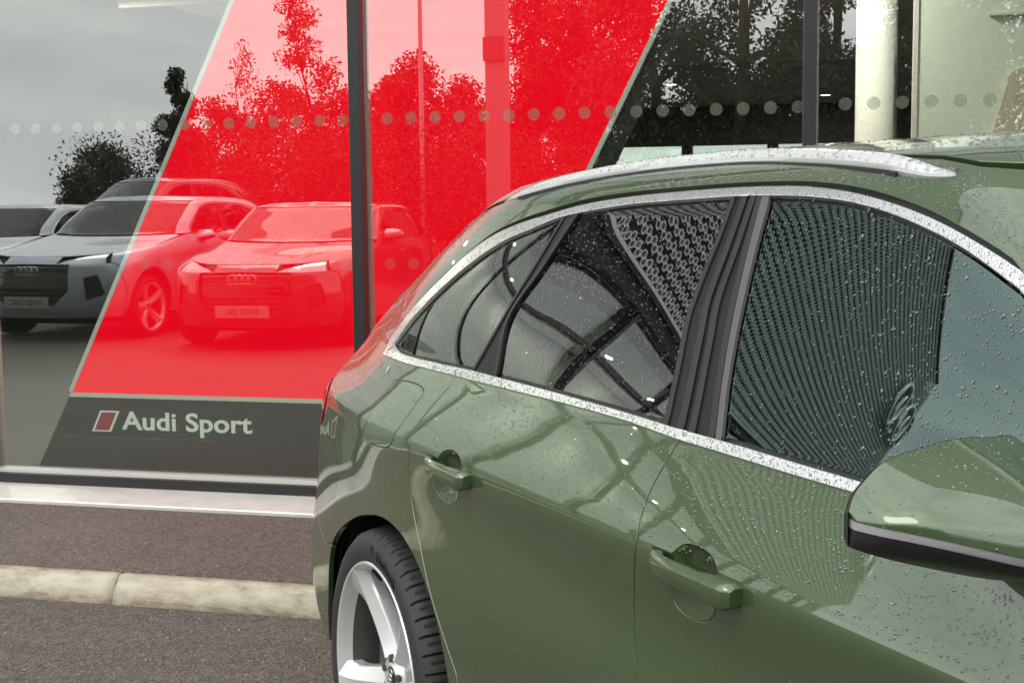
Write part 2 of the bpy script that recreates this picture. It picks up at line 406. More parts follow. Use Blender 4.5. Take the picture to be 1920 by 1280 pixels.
# white display wall with a slanted beige shape
wb = empty('display_wall', (.27, 6.42, FL)); tag(wb, 'white display wall with a slanted beige shape behind the glass on the right', 'display wall')
box('board', 'board_white', wb, 0, 3.2, 0, .08, 0, 2.35 - FL + .25, bevel=.004)
box('edge_strip', 'frame_pale', wb, -.022, -.001, -.006, .086, 0, 2.35 - FL + .26)
pts = []
base = [(.30, 1.25), (.405, 1.77), (1.05, 1.77), (.95, 1.25)]
x0, z0 = .40, 1.76
poly = [(-.03, .1), (.375, 1.70), (.385, 1.745), (.405, 1.772), (.44, 1.785), (1.4, 1.785), (1.0, .1)]
MB().prism(poly, -.03, -.001).build('beige_panel', 'board_beige', wb)
MB().prism([(.52 + .06 * math.cos(t * math.pi / 10), 1.60 + .06 * math.sin(t * math.pi / 10)) for t in range(20)], -.036, -.0305).build('round_cutout', 'board_white', wb)
box('shelf_line', 'frame_pale', wb, .30, 1.9, -.02, -.001, 2.02, 2.03)

# slanted red display wall with dark base
RY = 5.5
rd = empty('red_display_wall', (-2.2, RY, FL)); tag(rd, 'large slanted red display wall with white edge and dark grey base', 'display wall')
rd.location = (0, 0, 0)
dxdz = (-2.655 + 3.549) / (2.249 - .483)
def sl(x0, z0, z): return x0 + dxdz * (z - z0)
ZT = 2.70
red = [(-3.549, .487), (sl(-3.549, .487, ZT), ZT), (sl(-1.061, 1.51, ZT), ZT), (sl(-1.061, 1.51, .487), .487)]
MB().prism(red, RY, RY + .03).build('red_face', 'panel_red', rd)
w = .02
def strip(a, b, name):
    (x0, z0), (x1, z1) = a, b
    d = math.hypot(x1 - x0, z1 - z0); nx, nz = -(z1 - z0) / d * w, (x1 - x0) / d * w
    MB().prism([(x0, z0), (x1, z1), (x1 + nx, z1 + nz), (x0 + nx, z0 + nz)], RY - .006, RY + .031).build(name, 'panel_border', rd)
strip((red[0][0] + .004, red[0][1]), (red[1][0] + .004, red[1][1]), 'border_strip')
strip((red[3][0] + .012, red[3][1]), (red[2][0] + .012, red[2][1]), 'border_strip')
MB().prism([(red[0][0] - .012, red[0][1] - w), (red[3][0], red[3][1] - w), (red[3][0] + .008, red[3][1] - .0005), (red[0][0] - .004, red[0][1] - .0005)], RY - .006, RY + .031).build('border_strip', 'panel_border', rd)
MB().prism([(red[3][0] + .017, red[3][1]), (red[2][0] + .017, red[2][1]), (red[2][0] + .075, red[2][1]), (red[3][0] + .075, red[3][1])], RY + .01, RY + .16).build('side_edge', 'panel_black', rd)
zb = .487 - w - .002
MB().prism([(sl(-3.549, .487, FL) - .012, FL), (sl(-3.549, .487, zb) - .004, zb), (sl(-1.061, 1.51, zb), zb), (sl(-1.061, 1.51, FL), FL)], RY, RY + .12).build('base_board', 'panel_grey', rd)
me = text_mesh('Audi Sport', .118, .002, 0, 1.02, bold=.0022)
lt = obj('lettering', me, 'letter_white', rd); lt.location = (-3.287, RY - .003, .322); lt.rotation_euler = (R(90), 0, 0); 
bb = [v.co.x for v in me.vertices]; lt.scale = (.658 / (max(bb) - min(bb)), 1, 1)
MB().prism([(-3.449, .307), (-3.402, .405), (-3.303, .405), (-3.350, .307)], RY - .004, RY - .0005).build('rhombus_border', 'letter_white', rd)
MB().prism([(-3.434, .314), (-3.393, .398), (-3.318, .398), (-3.359, .314)], RY - .0065, RY - .0042).build('rhombus', 'rhombus_red', rd)

# manifestation dots on the glass: two rows
DOTS = [(-2.789 + .1035 * k, 1.697) for k in range(8)] + [(-1.87 + .1035 * k, 1.698) for k in range(17)] + [(-.04 + .1035 * k, 1.704) for k in range(16)]
low = [(x, z - .597) for (x, z) in DOTS] + [(-3.10, 1.10), (-2.996, 1.10), (-2.893, 1.10)]
DOTS += [(-2.789 - .1035 * k, 1.697) for k in range(1, 10)]
fx = 0
nd = 26
dm = MB().add([(.0245 * math.cos(2 * math.pi * k / nd), 0, .0245 * math.sin(2 * math.pi * k / nd)) for k in range(nd)] + [(.0245 * math.cos(2 * math.pi * k / nd), .0006, .0245 * math.sin(2 * math.pi * k / nd)) for k in range(nd)],
     [tuple(range(nd)), tuple(range(2 * nd - 1, nd - 1, -1))] + [(k, k + nd, (k + 1) % nd + nd, (k + 1) % nd) for k in range(nd)])
me = mesh('glass_dot', dm.V, dm.F); me.materials.append(MATS['dot_film'])
me_low = me.copy(); me_low.materials.clear(); me_low.materials.append(MATS['dot_film_faint'])
for (x, z) in DOTS + low:
    d = obj('glass_dot', me if z > 1.4 else me_low, None, sh); d.location = (x, GY + .0045, z)

# perforated aluminium screen above the glazing: courses of pierced strip on a dark wall
box('screen_wall', 'screen_back', sh, XL, XR, FY + .12, FY + .3, BT + .001, TOP - .05)
box('screen_edge', 'screen_alu', sh, XL, XR, FY - .07, FY + .1, BT + .001, BT + .03)
box('roof_edge', 'roof_trim', sh, XL, XR, FY - .09, FY + .3, TOP - .049, TOP)
mb = MB()
def hexring(cx, cz, r, t):
    n = 6; o_ = [(cx + r * math.cos(math.pi / 3 * k), cz + r * math.sin(math.pi / 3 * k)) for k in range(n)]; i_ = [(cx + (r - t) * math.cos(math.pi / 3 * k), cz + (r - t) * math.sin(math.pi / 3 * k)) for k in range(n)]
    mb.add([(a, 0, b) for a, b in o_] + [(a, 0, b) for a, b in i_] + [(a, .012, b) for a, b in i_],
           [(k, (k + 1) % n, (k + 1) % n + n, k + n) for k in range(n)] + [(k + n, (k + 1) % n + n, (k + 1) % n + 2 * n, k + 2 * n) for k in range(n)])
hr = .040; SL = 15.2
for q in range(int(SL / (hr * 1.5))):
    hexring(q * hr * 1.5, (.5 if q % 2 else -.5) * hr * .866 * 1.05, hr, .0125)
sm = mesh('pierced_strip', mb.V, mb.F); sm.materials.append(MATS['screen_alu'])
zz = BT + .10
while zz < TOP - .08:
    for xx in (XL + .02, XL + .02 + SL): o = obj('pierced_strip', sm, None, sh); o.location = (xx, FY - .05, zz)
    zz += .131
# four-ring emblem at the top of the screen
em = empty('ring_emblem', (-20.0, FY - .14, 7.0)); tag(em, 'silver emblem of four linked rings high on the pierced cladding', 'emblem')
def torus(Rr, r, nu=40, nv=10):
    V = []; F = []
    for i in range(nu):
        for j in range(nv):
            a = 2 * math.pi * i / nu; b = 2 * math.pi * j / nv
            V.append(((Rr + r * math.cos(b)) * math.cos(a), r * math.sin(b), (Rr + r * math.cos(b)) * math.sin(a)))
            F.append((i * nv + j, ((i + 1) % nu) * nv + j, ((i + 1) % nu) * nv + (j + 1) % nv, i * nv + (j + 1) % nv))
    return V, F
for k in range(4):
    v, f_ = torus(.56, .06); t = MB().add(v, f_).build('ring', 'chrome_sign', em, True); t.location = ((k - 1.5) * .78, -.03 * (k % 2), 0)
# outside, seen through the far windows
bk = box('brick_wall', 'brick_orange', None, -6, 3.2, 25, 25.3, 0, 1.75); tag(bk, 'orange brick wall seen through the far showroom windows', 'wall')

# ------------------------------------------------------------------ car body skin
# ---------- natural cubic spline along an axis of knots (basis matrix form) ----------
_SPL={}
def spl_basis(t, q):
    key=tuple(np.asarray(t,float).tolist())
    if key not in _SPL:
        t=np.asarray(t,float); n=len(t); h=np.diff(t)
        A=np.zeros((n,n)); B=np.zeros((n,n)); A[0,0]=A[-1,-1]=1
        for i in range(1,n-1):
            A[i,i-1]=h[i-1]; A[i,i]=2*(h[i-1]+h[i]); A[i,i+1]=h[i]
            B[i,i-1]=6/h[i-1]; B[i,i]=-6/h[i-1]-6/h[i]; B[i,i+1]=6/h[i]
        _SPL[key]=(t,h,np.linalg.solve(A,B))
    t,h,M=_SPL[key]; n=len(t)
    q=np.asarray(q,float); k=np.clip(np.searchsorted(t,q,side='right')-1,0,n-2)
    hh=h[k]; a=(t[k+1]-q)/hh; b=1-a
    out=np.zeros((len(q),n)); r=np.arange(len(q))
    out[r,k]+=a; out[r,k+1]+=b
    out+=((a**3-a)*hh**2/6)[:,None]*M[k]+((b**3-b)*hh**2/6)[:,None]*M[k+1]
    return out
class Shell:
    """Body skin of a car: rows (v) run from the sill to the roof centre, u runs from the
    middle of the tail (0) along the side (1..2) to the middle of the nose (3)."""
    def __init__(s, d):
        s.xs=np.array(d['xs']); s.Z=np.array(d['Z']); s.W=np.array(d['W'])   # rows x stations
        s.t=np.array(d['t']); s.xe=np.array(d['xe']); s.Le=np.array(d['Le']); s.ne=np.array(d['ne'])
        s.xf=np.array(d['xf']); s.Lf=np.array(d['Lf']); s.nf=np.array(d['nf']); s.extra=d.get('extra')
        s.vmax=s.t[-1]
    def __call__(s,u,v):
        u=np.atleast_1d(np.asarray(u,float)); v=np.atleast_1d(np.asarray(v,float))
        B=spl_basis(s.t,v)
        xe,Le,ne,xf,Lf,nf=[B@k for k in (s.xe,s.Le,s.ne,s.xf,s.Lf,s.nf)]
        xr=xe+Le; xg=xf-Lf
        th=np.clip(1-u,0,1)*np.pi/2; ph=np.clip(u-2,0,1)*np.pi/2
        ur=np.clip(u-1,0,1)
        x=xr+(xg-xr)*ur
        sr=np.sin(th); cr=np.clip(np.cos(th),0,1)
        x=np.where(u<1, xr-Le*sr**(2/ne), x); x=np.where(u>2, xg+Lf*np.sin(ph)**(2/nf), x)
        g=np.where(u<1, cr**(2/ne), 1.); g=np.where(u>2, np.clip(np.cos(ph),0,1)**(2/nf), g)
        X=spl_basis(s.xs,np.clip(x,s.xs[0],s.xs[-1]))
        W=np.einsum('ij,kj,ik->i',X,s.W,B); Z=np.einsum('ij,kj,ik->i',X,s.Z,B)
        w=np.maximum(W,0)*g
        P=np.stack([x,-w,Z],-1)
        if s.extra is not None: P=s.extra(P,u,v)
        return P
    def normal(s,u,v,e=1e-4):
        a=s(u+e,v)-s(u-e,v); b=s(u,v+e)-s(u,v-e)
        n=np.cross(a,b); l=np.linalg.norm(n,axis=1,keepdims=True); n=n/np.maximum(l,1e-12)
        return n
SKIN_T=[0.0, 0.06, 0.12, 0.18, 0.24, 0.3, 0.36, 0.42, 0.48, 0.54, 0.58, 0.61, 0.63, 0.646, 0.6575, 0.669, 0.69, 0.715, 0.742, 0.765, 0.78, 0.795, 0.81, 0.815, 0.8245, 0.834, 0.8435, 0.853, 0.8625, 0.872, 0.885, 0.9125, 0.94, 0.9675, 0.995, 1.0225, 1.05, 1.0775, 1.105, 1.1325, 1.165, 1.1775, 1.19, 1.2025, 1.215, 1.2275, 1.24, 1.2525, 1.265, 1.29, 1.315, 1.335, 1.355, 1.4, 1.46, 1.55, 1.65, 1.75, 1.85]
SKIN_X=[-1.1, -0.75, -0.4, 0, 0.6, 1.2, 1.8, 2.4, 3.0, 3.7]
SKIN_Z=[[0.2, 0.2, 0.2, 0.2, 0.2, 0.2, 0.2, 0.2, 0.2, 0.2],
 [0.26, 0.26, 0.26, 0.26, 0.25999, 0.25999, 0.25999, 0.25995, 0.25995, 0.26017],
 [0.32, 0.32, 0.32, 0.32, 0.32, 0.32, 0.32, 0.32, 0.32, 0.32],
 [0.38002, 0.38002, 0.38002, 0.38002, 0.38002, 0.38002, 0.38003, 0.3802, 0.38019, 0.37935],
 [0.44003, 0.44003, 0.44003, 0.44003, 0.44003, 0.44003, 0.44004, 0.4403, 0.4403, 0.43902],
 [0.5, 0.5, 0.5, 0.5, 0.5, 0.5, 0.5, 0.5, 0.5, 0.5],
 [0.55994, 0.55993, 0.55993, 0.55993, 0.55993, 0.55991, 0.5599, 0.55926, 0.55927, 0.56242],
 [0.61992, 0.61992, 0.61992, 0.61992, 0.61991, 0.6199, 0.61988, 0.61912, 0.61913, 0.62289],
 [0.68007, 0.68007, 0.68008, 0.68007, 0.68008, 0.6801, 0.68012, 0.68082, 0.68077, 0.67711],
 [0.74021, 0.74022, 0.74022, 0.74022, 0.74024, 0.74028, 0.74034, 0.7424, 0.73943, 0.72024],
 [0.78, 0.78, 0.78, 0.78, 0.78, 0.78, 0.78, 0.78, 0.77, 0.74],
 [0.80959, 0.80958, 0.80958, 0.80958, 0.80954, 0.80948, 0.8094, 0.80536, 0.787, 0.7506],
 [0.82926, 0.82925, 0.82924, 0.82925, 0.82921, 0.82915, 0.82907, 0.82171, 0.79862, 0.75953],
 [0.845, 0.845, 0.845, 0.845, 0.845, 0.845, 0.845, 0.835, 0.81001, 0.77001],
 [0.85637, 0.85639, 0.85639, 0.85638, 0.85642, 0.85648, 0.85656, 0.84485, 0.81979, 0.77982],
 [0.868, 0.868, 0.868, 0.868, 0.868, 0.868, 0.86799, 0.855, 0.82999, 0.78998],
 [0.89021, 0.89011, 0.89011, 0.89014, 0.88966, 0.88896, 0.88791, 0.87409, 0.84645, 0.80454],
 [0.91691, 0.91678, 0.91677, 0.91681, 0.91553, 0.91364, 0.91063, 0.89659, 0.86312, 0.8173],
 [0.94381, 0.94412, 0.9442, 0.94412, 0.94236, 0.93972, 0.93506, 0.91891, 0.87914, 0.82953],
 [0.96431, 0.96565, 0.96599, 0.96567, 0.96396, 0.96141, 0.95604, 0.93584, 0.89127, 0.83922],
 [0.97677, 0.97905, 0.97972, 0.97925, 0.9777, 0.97541, 0.9698, 0.94638, 0.89881, 0.84534],
 [0.98824, 0.99178, 0.99303, 0.99248, 0.9912, 0.98929, 0.98361, 0.95664, 0.90616, 0.85127],
 [1.00161, 1.00615, 1.00741, 1.00596, 1.00482, 1.0037, 0.9984, 0.96672, 0.91366, 0.85823],
 [1.00603, 1.01094, 1.01223, 1.01043, 1.00934, 1.00854, 1.00342, 0.97005, 0.91617, 0.86061],
 [1.01265, 1.01869, 1.02053, 1.0186, 1.01773, 1.0174, 1.01253, 0.97636, 0.92077, 0.8645],
 [1.01672, 1.02446, 1.02757, 1.02632, 1.02583, 1.02574, 1.0209, 0.98268, 0.92513, 0.8674],
 [1.01895, 1.02877, 1.03368, 1.03371, 1.03372, 1.03368, 1.02868, 0.989, 0.92931, 0.86955],
 [1.02074, 1.03273, 1.03957, 1.04104, 1.04157, 1.04153, 1.03631, 0.99534, 0.93346, 0.8715],
 [1.02252, 1.03669, 1.04545, 1.04836, 1.04941, 1.04938, 1.04394, 1.00167, 0.9376, 0.87346],
 [1.0243, 1.04064, 1.05133, 1.05568, 1.05726, 1.05722, 1.05157, 1.008, 0.94174, 0.87541],
 [1.02672, 1.04605, 1.05938, 1.06569, 1.06799, 1.06796, 1.06201, 1.01667, 0.94741, 0.87809],
 [1.03183, 1.05747, 1.07639, 1.08688, 1.0907, 1.09068, 1.08409, 1.035, 0.9594, 0.88375],
 [1.03691, 1.06887, 1.09339, 1.10805, 1.11341, 1.11339, 1.10618, 1.05334, 0.97139, 0.88941],
 [1.04196, 1.08024, 1.11037, 1.12923, 1.13612, 1.1361, 1.12826, 1.07167, 0.98338, 0.89506],
 [1.04698, 1.09158, 1.12733, 1.15039, 1.15883, 1.15882, 1.15035, 1.09, 0.99537, 0.90072],
 [1.05196, 1.1029, 1.14428, 1.17156, 1.18154, 1.18153, 1.17243, 1.10833, 1.00737, 0.90638],
 [1.05692, 1.1142, 1.16122, 1.19271, 1.20425, 1.20425, 1.19452, 1.12667, 1.01936, 0.91204],
 [1.06184, 1.12547, 1.17813, 1.21386, 1.22696, 1.22696, 1.2166, 1.145, 1.03135, 0.9177],
 [1.06673, 1.13672, 1.19503, 1.23501, 1.24967, 1.24968, 1.23868, 1.16333, 1.04334, 0.92336],
 [1.0716, 1.14794, 1.21192, 1.25615, 1.27238, 1.27239, 1.26077, 1.18167, 1.05533, 0.92901],
 [1.0773, 1.16117, 1.23185, 1.28113, 1.29922, 1.29923, 1.28687, 1.20333, 1.0695, 0.9357],
 [1.07948, 1.16625, 1.23952, 1.29073, 1.30954, 1.30956, 1.29691, 1.21166, 1.07495, 0.93827],
 [1.08166, 1.17133, 1.24717, 1.30034, 1.31986, 1.31988, 1.30695, 1.22, 1.0804, 0.94085],
 [1.08384, 1.1764, 1.25483, 1.30994, 1.33018, 1.33021, 1.31698, 1.22833, 1.08585, 0.94341],
 [1.08609, 1.18145, 1.26241, 1.31943, 1.3404, 1.34042, 1.32689, 1.23664, 1.09131, 0.94593],
 [1.08839, 1.18619, 1.26953, 1.32841, 1.3502, 1.35025, 1.33637, 1.24482, 1.09677, 0.9483],
 [1.09058, 1.19025, 1.27577, 1.33646, 1.35922, 1.35935, 1.34504, 1.2527, 1.10222, 0.95043],
 [1.09257, 1.19379, 1.28136, 1.34383, 1.36763, 1.36786, 1.35312, 1.26024, 1.10752, 0.95242],
 [1.09436, 1.19686, 1.2863, 1.35045, 1.37531, 1.37567, 1.36048, 1.26727, 1.11255, 0.95423],
 [1.09731, 1.20138, 1.2938, 1.36088, 1.38776, 1.3884, 1.37234, 1.27907, 1.12132, 0.95718],
 [1.09941, 1.20424, 1.29869, 1.36802, 1.39654, 1.39745, 1.38067, 1.28763, 1.12803, 0.95936],
 [1.10058, 1.20577, 1.30128, 1.37191, 1.40132, 1.40241, 1.38521, 1.29218, 1.13182, 0.96058],
 [1.10178, 1.20743, 1.30397, 1.37583, 1.40602, 1.40728, 1.38969, 1.29647, 1.1354, 0.9617],
 [1.10427, 1.21116, 1.30977, 1.38415, 1.41568, 1.41729, 1.39896, 1.30484, 1.14247, 0.96398],
 [1.10569, 1.21412, 1.31417, 1.39078, 1.42304, 1.42494, 1.40607, 1.31027, 1.1479, 0.96661],
 [1.105, 1.215, 1.315, 1.393, 1.425, 1.427, 1.408, 1.31, 1.15, 0.97],
 [1.10549, 1.21621, 1.31604, 1.39495, 1.42692, 1.42895, 1.40974, 1.31127, 1.15251, 0.97346],
 [1.10747, 1.21806, 1.31797, 1.39753, 1.42993, 1.43195, 1.41238, 1.31519, 1.15612, 0.97677],
 [1.11, 1.22, 1.32, 1.4, 1.433, 1.435, 1.415, 1.32, 1.16, 0.98]]
SKIN_W=[[0.78626, 0.81124, 0.83552, 0.85901, 0.865, 0.865, 0.865, 0.86, 0.85, 0.8],
 [0.79389, 0.82376, 0.85247, 0.8801, 0.88455, 0.88458, 0.88456, 0.88233, 0.87176, 0.82189],
 [0.79785, 0.83323, 0.86622, 0.89691, 0.9, 0.9, 0.9, 0.9, 0.89, 0.84],
 [0.79534, 0.83726, 0.87432, 0.90633, 0.9084, 0.90831, 0.90836, 0.90971, 0.90198, 0.85152],
 [0.78697, 0.83604, 0.87744, 0.91001, 0.91145, 0.91131, 0.91138, 0.91356, 0.90821, 0.85751],
 [0.77423, 0.83042, 0.87701, 0.9108, 0.912, 0.912, 0.912, 0.915, 0.91, 0.86],
 [0.75911, 0.82168, 0.87441, 0.91092, 0.91211, 0.91247, 0.91228, 0.91653, 0.90876, 0.86076],
 [0.7456, 0.81277, 0.87084, 0.91003, 0.9107, 0.91113, 0.9109, 0.91674, 0.90632, 0.86051],
 [0.73811, 0.80702, 0.86745, 0.9072, 0.90597, 0.90556, 0.90578, 0.91335, 0.9046, 0.85966],
 [0.73538, 0.80422, 0.86426, 0.90307, 0.89962, 0.89786, 0.89877, 0.90739, 0.90305, 0.85631],
 [0.73128, 0.80125, 0.86143, 0.90111, 0.898, 0.896, 0.897, 0.905, 0.9, 0.85],
 [0.72553, 0.79758, 0.8587, 0.90059, 0.89942, 0.89786, 0.89854, 0.90499, 0.89593, 0.84217],
 [0.72165, 0.79507, 0.85687, 0.90051, 0.90127, 0.90008, 0.90041, 0.90518, 0.89268, 0.8357],
 [0.71933, 0.79345, 0.85556, 0.90046, 0.903, 0.902, 0.902, 0.905, 0.89, 0.83],
 [0.71778, 0.79223, 0.85453, 0.90026, 0.90415, 0.90318, 0.90293, 0.90444, 0.88795, 0.82553],
 [0.71323, 0.78883, 0.85213, 0.89921, 0.90448, 0.90348, 0.90298, 0.90298, 0.88498, 0.81998],
 [0.68922, 0.77142, 0.8408, 0.89304, 0.90083, 0.89975, 0.89879, 0.8965, 0.87482, 0.80502],
 [0.6475, 0.74107, 0.82094, 0.88137, 0.89216, 0.89107, 0.8896, 0.88502, 0.85828, 0.78324],
 [0.60747, 0.7109, 0.7999, 0.86764, 0.8818, 0.88089, 0.87888, 0.87178, 0.84024, 0.76113],
 [0.58207, 0.69011, 0.78365, 0.85552, 0.87279, 0.87218, 0.86967, 0.86018, 0.82551, 0.74466],
 [0.56813, 0.67805, 0.77363, 0.84764, 0.86693, 0.86654, 0.86366, 0.85256, 0.81618, 0.73473],
 [0.55621, 0.66724, 0.76419, 0.83998, 0.86119, 0.86097, 0.85768, 0.84497, 0.80724, 0.7256],
 [0.55034, 0.65833, 0.75444, 0.83039, 0.85493, 0.85485, 0.8508, 0.83541, 0.79585, 0.71409],
 [0.54939, 0.65599, 0.75149, 0.82722, 0.85284, 0.85279, 0.84844, 0.83208, 0.79194, 0.71021],
 [0.54638, 0.6521, 0.74701, 0.82264, 0.84924, 0.84922, 0.84445, 0.8268, 0.78607, 0.70464],
 [0.54061, 0.64829, 0.74375, 0.8201, 0.84631, 0.84631, 0.84136, 0.82331, 0.78273, 0.7019],
 [0.53225, 0.64393, 0.74096, 0.81885, 0.84385, 0.84385, 0.83892, 0.82115, 0.78124, 0.70118],
 [0.52327, 0.63931, 0.73812, 0.8178, 0.84142, 0.84142, 0.83657, 0.81925, 0.78013, 0.70088],
 [0.51447, 0.63469, 0.73521, 0.81664, 0.83894, 0.83894, 0.83416, 0.8173, 0.77898, 0.70055],
 [0.50582, 0.63004, 0.73222, 0.81538, 0.83643, 0.83643, 0.83172, 0.81531, 0.77779, 0.70017],
 [0.49419, 0.62361, 0.72797, 0.81348, 0.83293, 0.83293, 0.82833, 0.81254, 0.77612, 0.6996],
 [0.47012, 0.60942, 0.71816, 0.8087, 0.82534, 0.82534, 0.82095, 0.8065, 0.7724, 0.69824],
 [0.44629, 0.59392, 0.70693, 0.80278, 0.81754, 0.81754, 0.81337, 0.80026, 0.76849, 0.6967],
 [0.42215, 0.57649, 0.69386, 0.79556, 0.80955, 0.80955, 0.80561, 0.79385, 0.76443, 0.69499],
 [0.39711, 0.55651, 0.67855, 0.7869, 0.8014, 0.8014, 0.79769, 0.78729, 0.76022, 0.69315],
 [0.37062, 0.53336, 0.6606, 0.77666, 0.79309, 0.79309, 0.78961, 0.78059, 0.75588, 0.69118],
 [0.34209, 0.50642, 0.63959, 0.76468, 0.78463, 0.78463, 0.78138, 0.77375, 0.75141, 0.68908],
 [0.31097, 0.47506, 0.61512, 0.75081, 0.77602, 0.77602, 0.77301, 0.76678, 0.74681, 0.68686],
 [0.27668, 0.43867, 0.58679, 0.73492, 0.76725, 0.76725, 0.76449, 0.75967, 0.74209, 0.68452],
 [0.23865, 0.39662, 0.55419, 0.71684, 0.75834, 0.75834, 0.75582, 0.75244, 0.73724, 0.68205],
 [0.18812, 0.33878, 0.50961, 0.69248, 0.74762, 0.74762, 0.74539, 0.74371, 0.73136, 0.67899],
 [0.16688, 0.31399, 0.49058, 0.68219, 0.74344, 0.74344, 0.74133, 0.7403, 0.72905, 0.67776],
 [0.14456, 0.28768, 0.47045, 0.67137, 0.73923, 0.73923, 0.73723, 0.73687, 0.72671, 0.67651],
 [0.12116, 0.25987, 0.4492, 0.66001, 0.73496, 0.73495, 0.73307, 0.73336, 0.7243, 0.67518],
 [0.09862, 0.23248, 0.42792, 0.64831, 0.73002, 0.73005, 0.72828, 0.72894, 0.72075, 0.67254],
 [0.08152, 0.21074, 0.40988, 0.63672, 0.72349, 0.72364, 0.72202, 0.72205, 0.71397, 0.66605],
 [0.07288, 0.19852, 0.39757, 0.62544, 0.71458, 0.71501, 0.7136, 0.71142, 0.70224, 0.65362],
 [0.06677, 0.18946, 0.38719, 0.61374, 0.70452, 0.70529, 0.70413, 0.69911, 0.6883, 0.63858],
 [0.06294, 0.18305, 0.37831, 0.6016, 0.69324, 0.69439, 0.69348, 0.68525, 0.67242, 0.62141],
 [0.06477, 0.18088, 0.36668, 0.57659, 0.66637, 0.6683, 0.66791, 0.65258, 0.63484, 0.58101],
 [0.07257, 0.18526, 0.35858, 0.55064, 0.6359, 0.63848, 0.63849, 0.61718, 0.59478, 0.53915],
 [0.07698, 0.18678, 0.35119, 0.52923, 0.61005, 0.61276, 0.61283, 0.58843, 0.56304, 0.50733],
 [0.07722, 0.18389, 0.3419, 0.50772, 0.58402, 0.58658, 0.58645, 0.55926, 0.53087, 0.47541],
 [0.069, 0.16753, 0.31514, 0.45888, 0.5256, 0.52737, 0.52644, 0.49487, 0.46063, 0.40721],
 [0.05521, 0.1396, 0.26877, 0.39206, 0.44913, 0.45018, 0.44893, 0.41942, 0.38257, 0.33721],
 [0.04084, 0.10106, 0.19221, 0.29181, 0.33871, 0.33981, 0.33964, 0.3238, 0.29238, 0.26518],
 [0.02649, 0.06487, 0.12261, 0.1886, 0.22195, 0.22287, 0.22327, 0.21756, 0.19533, 0.18228],
 [0.01285, 0.03211, 0.06141, 0.09259, 0.10979, 0.11025, 0.11055, 0.1089, 0.09724, 0.09208],
 [0.0, 0.0, 0.0, 0.0, 0.0, 0.0, 0.0, 0.0, 0.0, 0.0]]
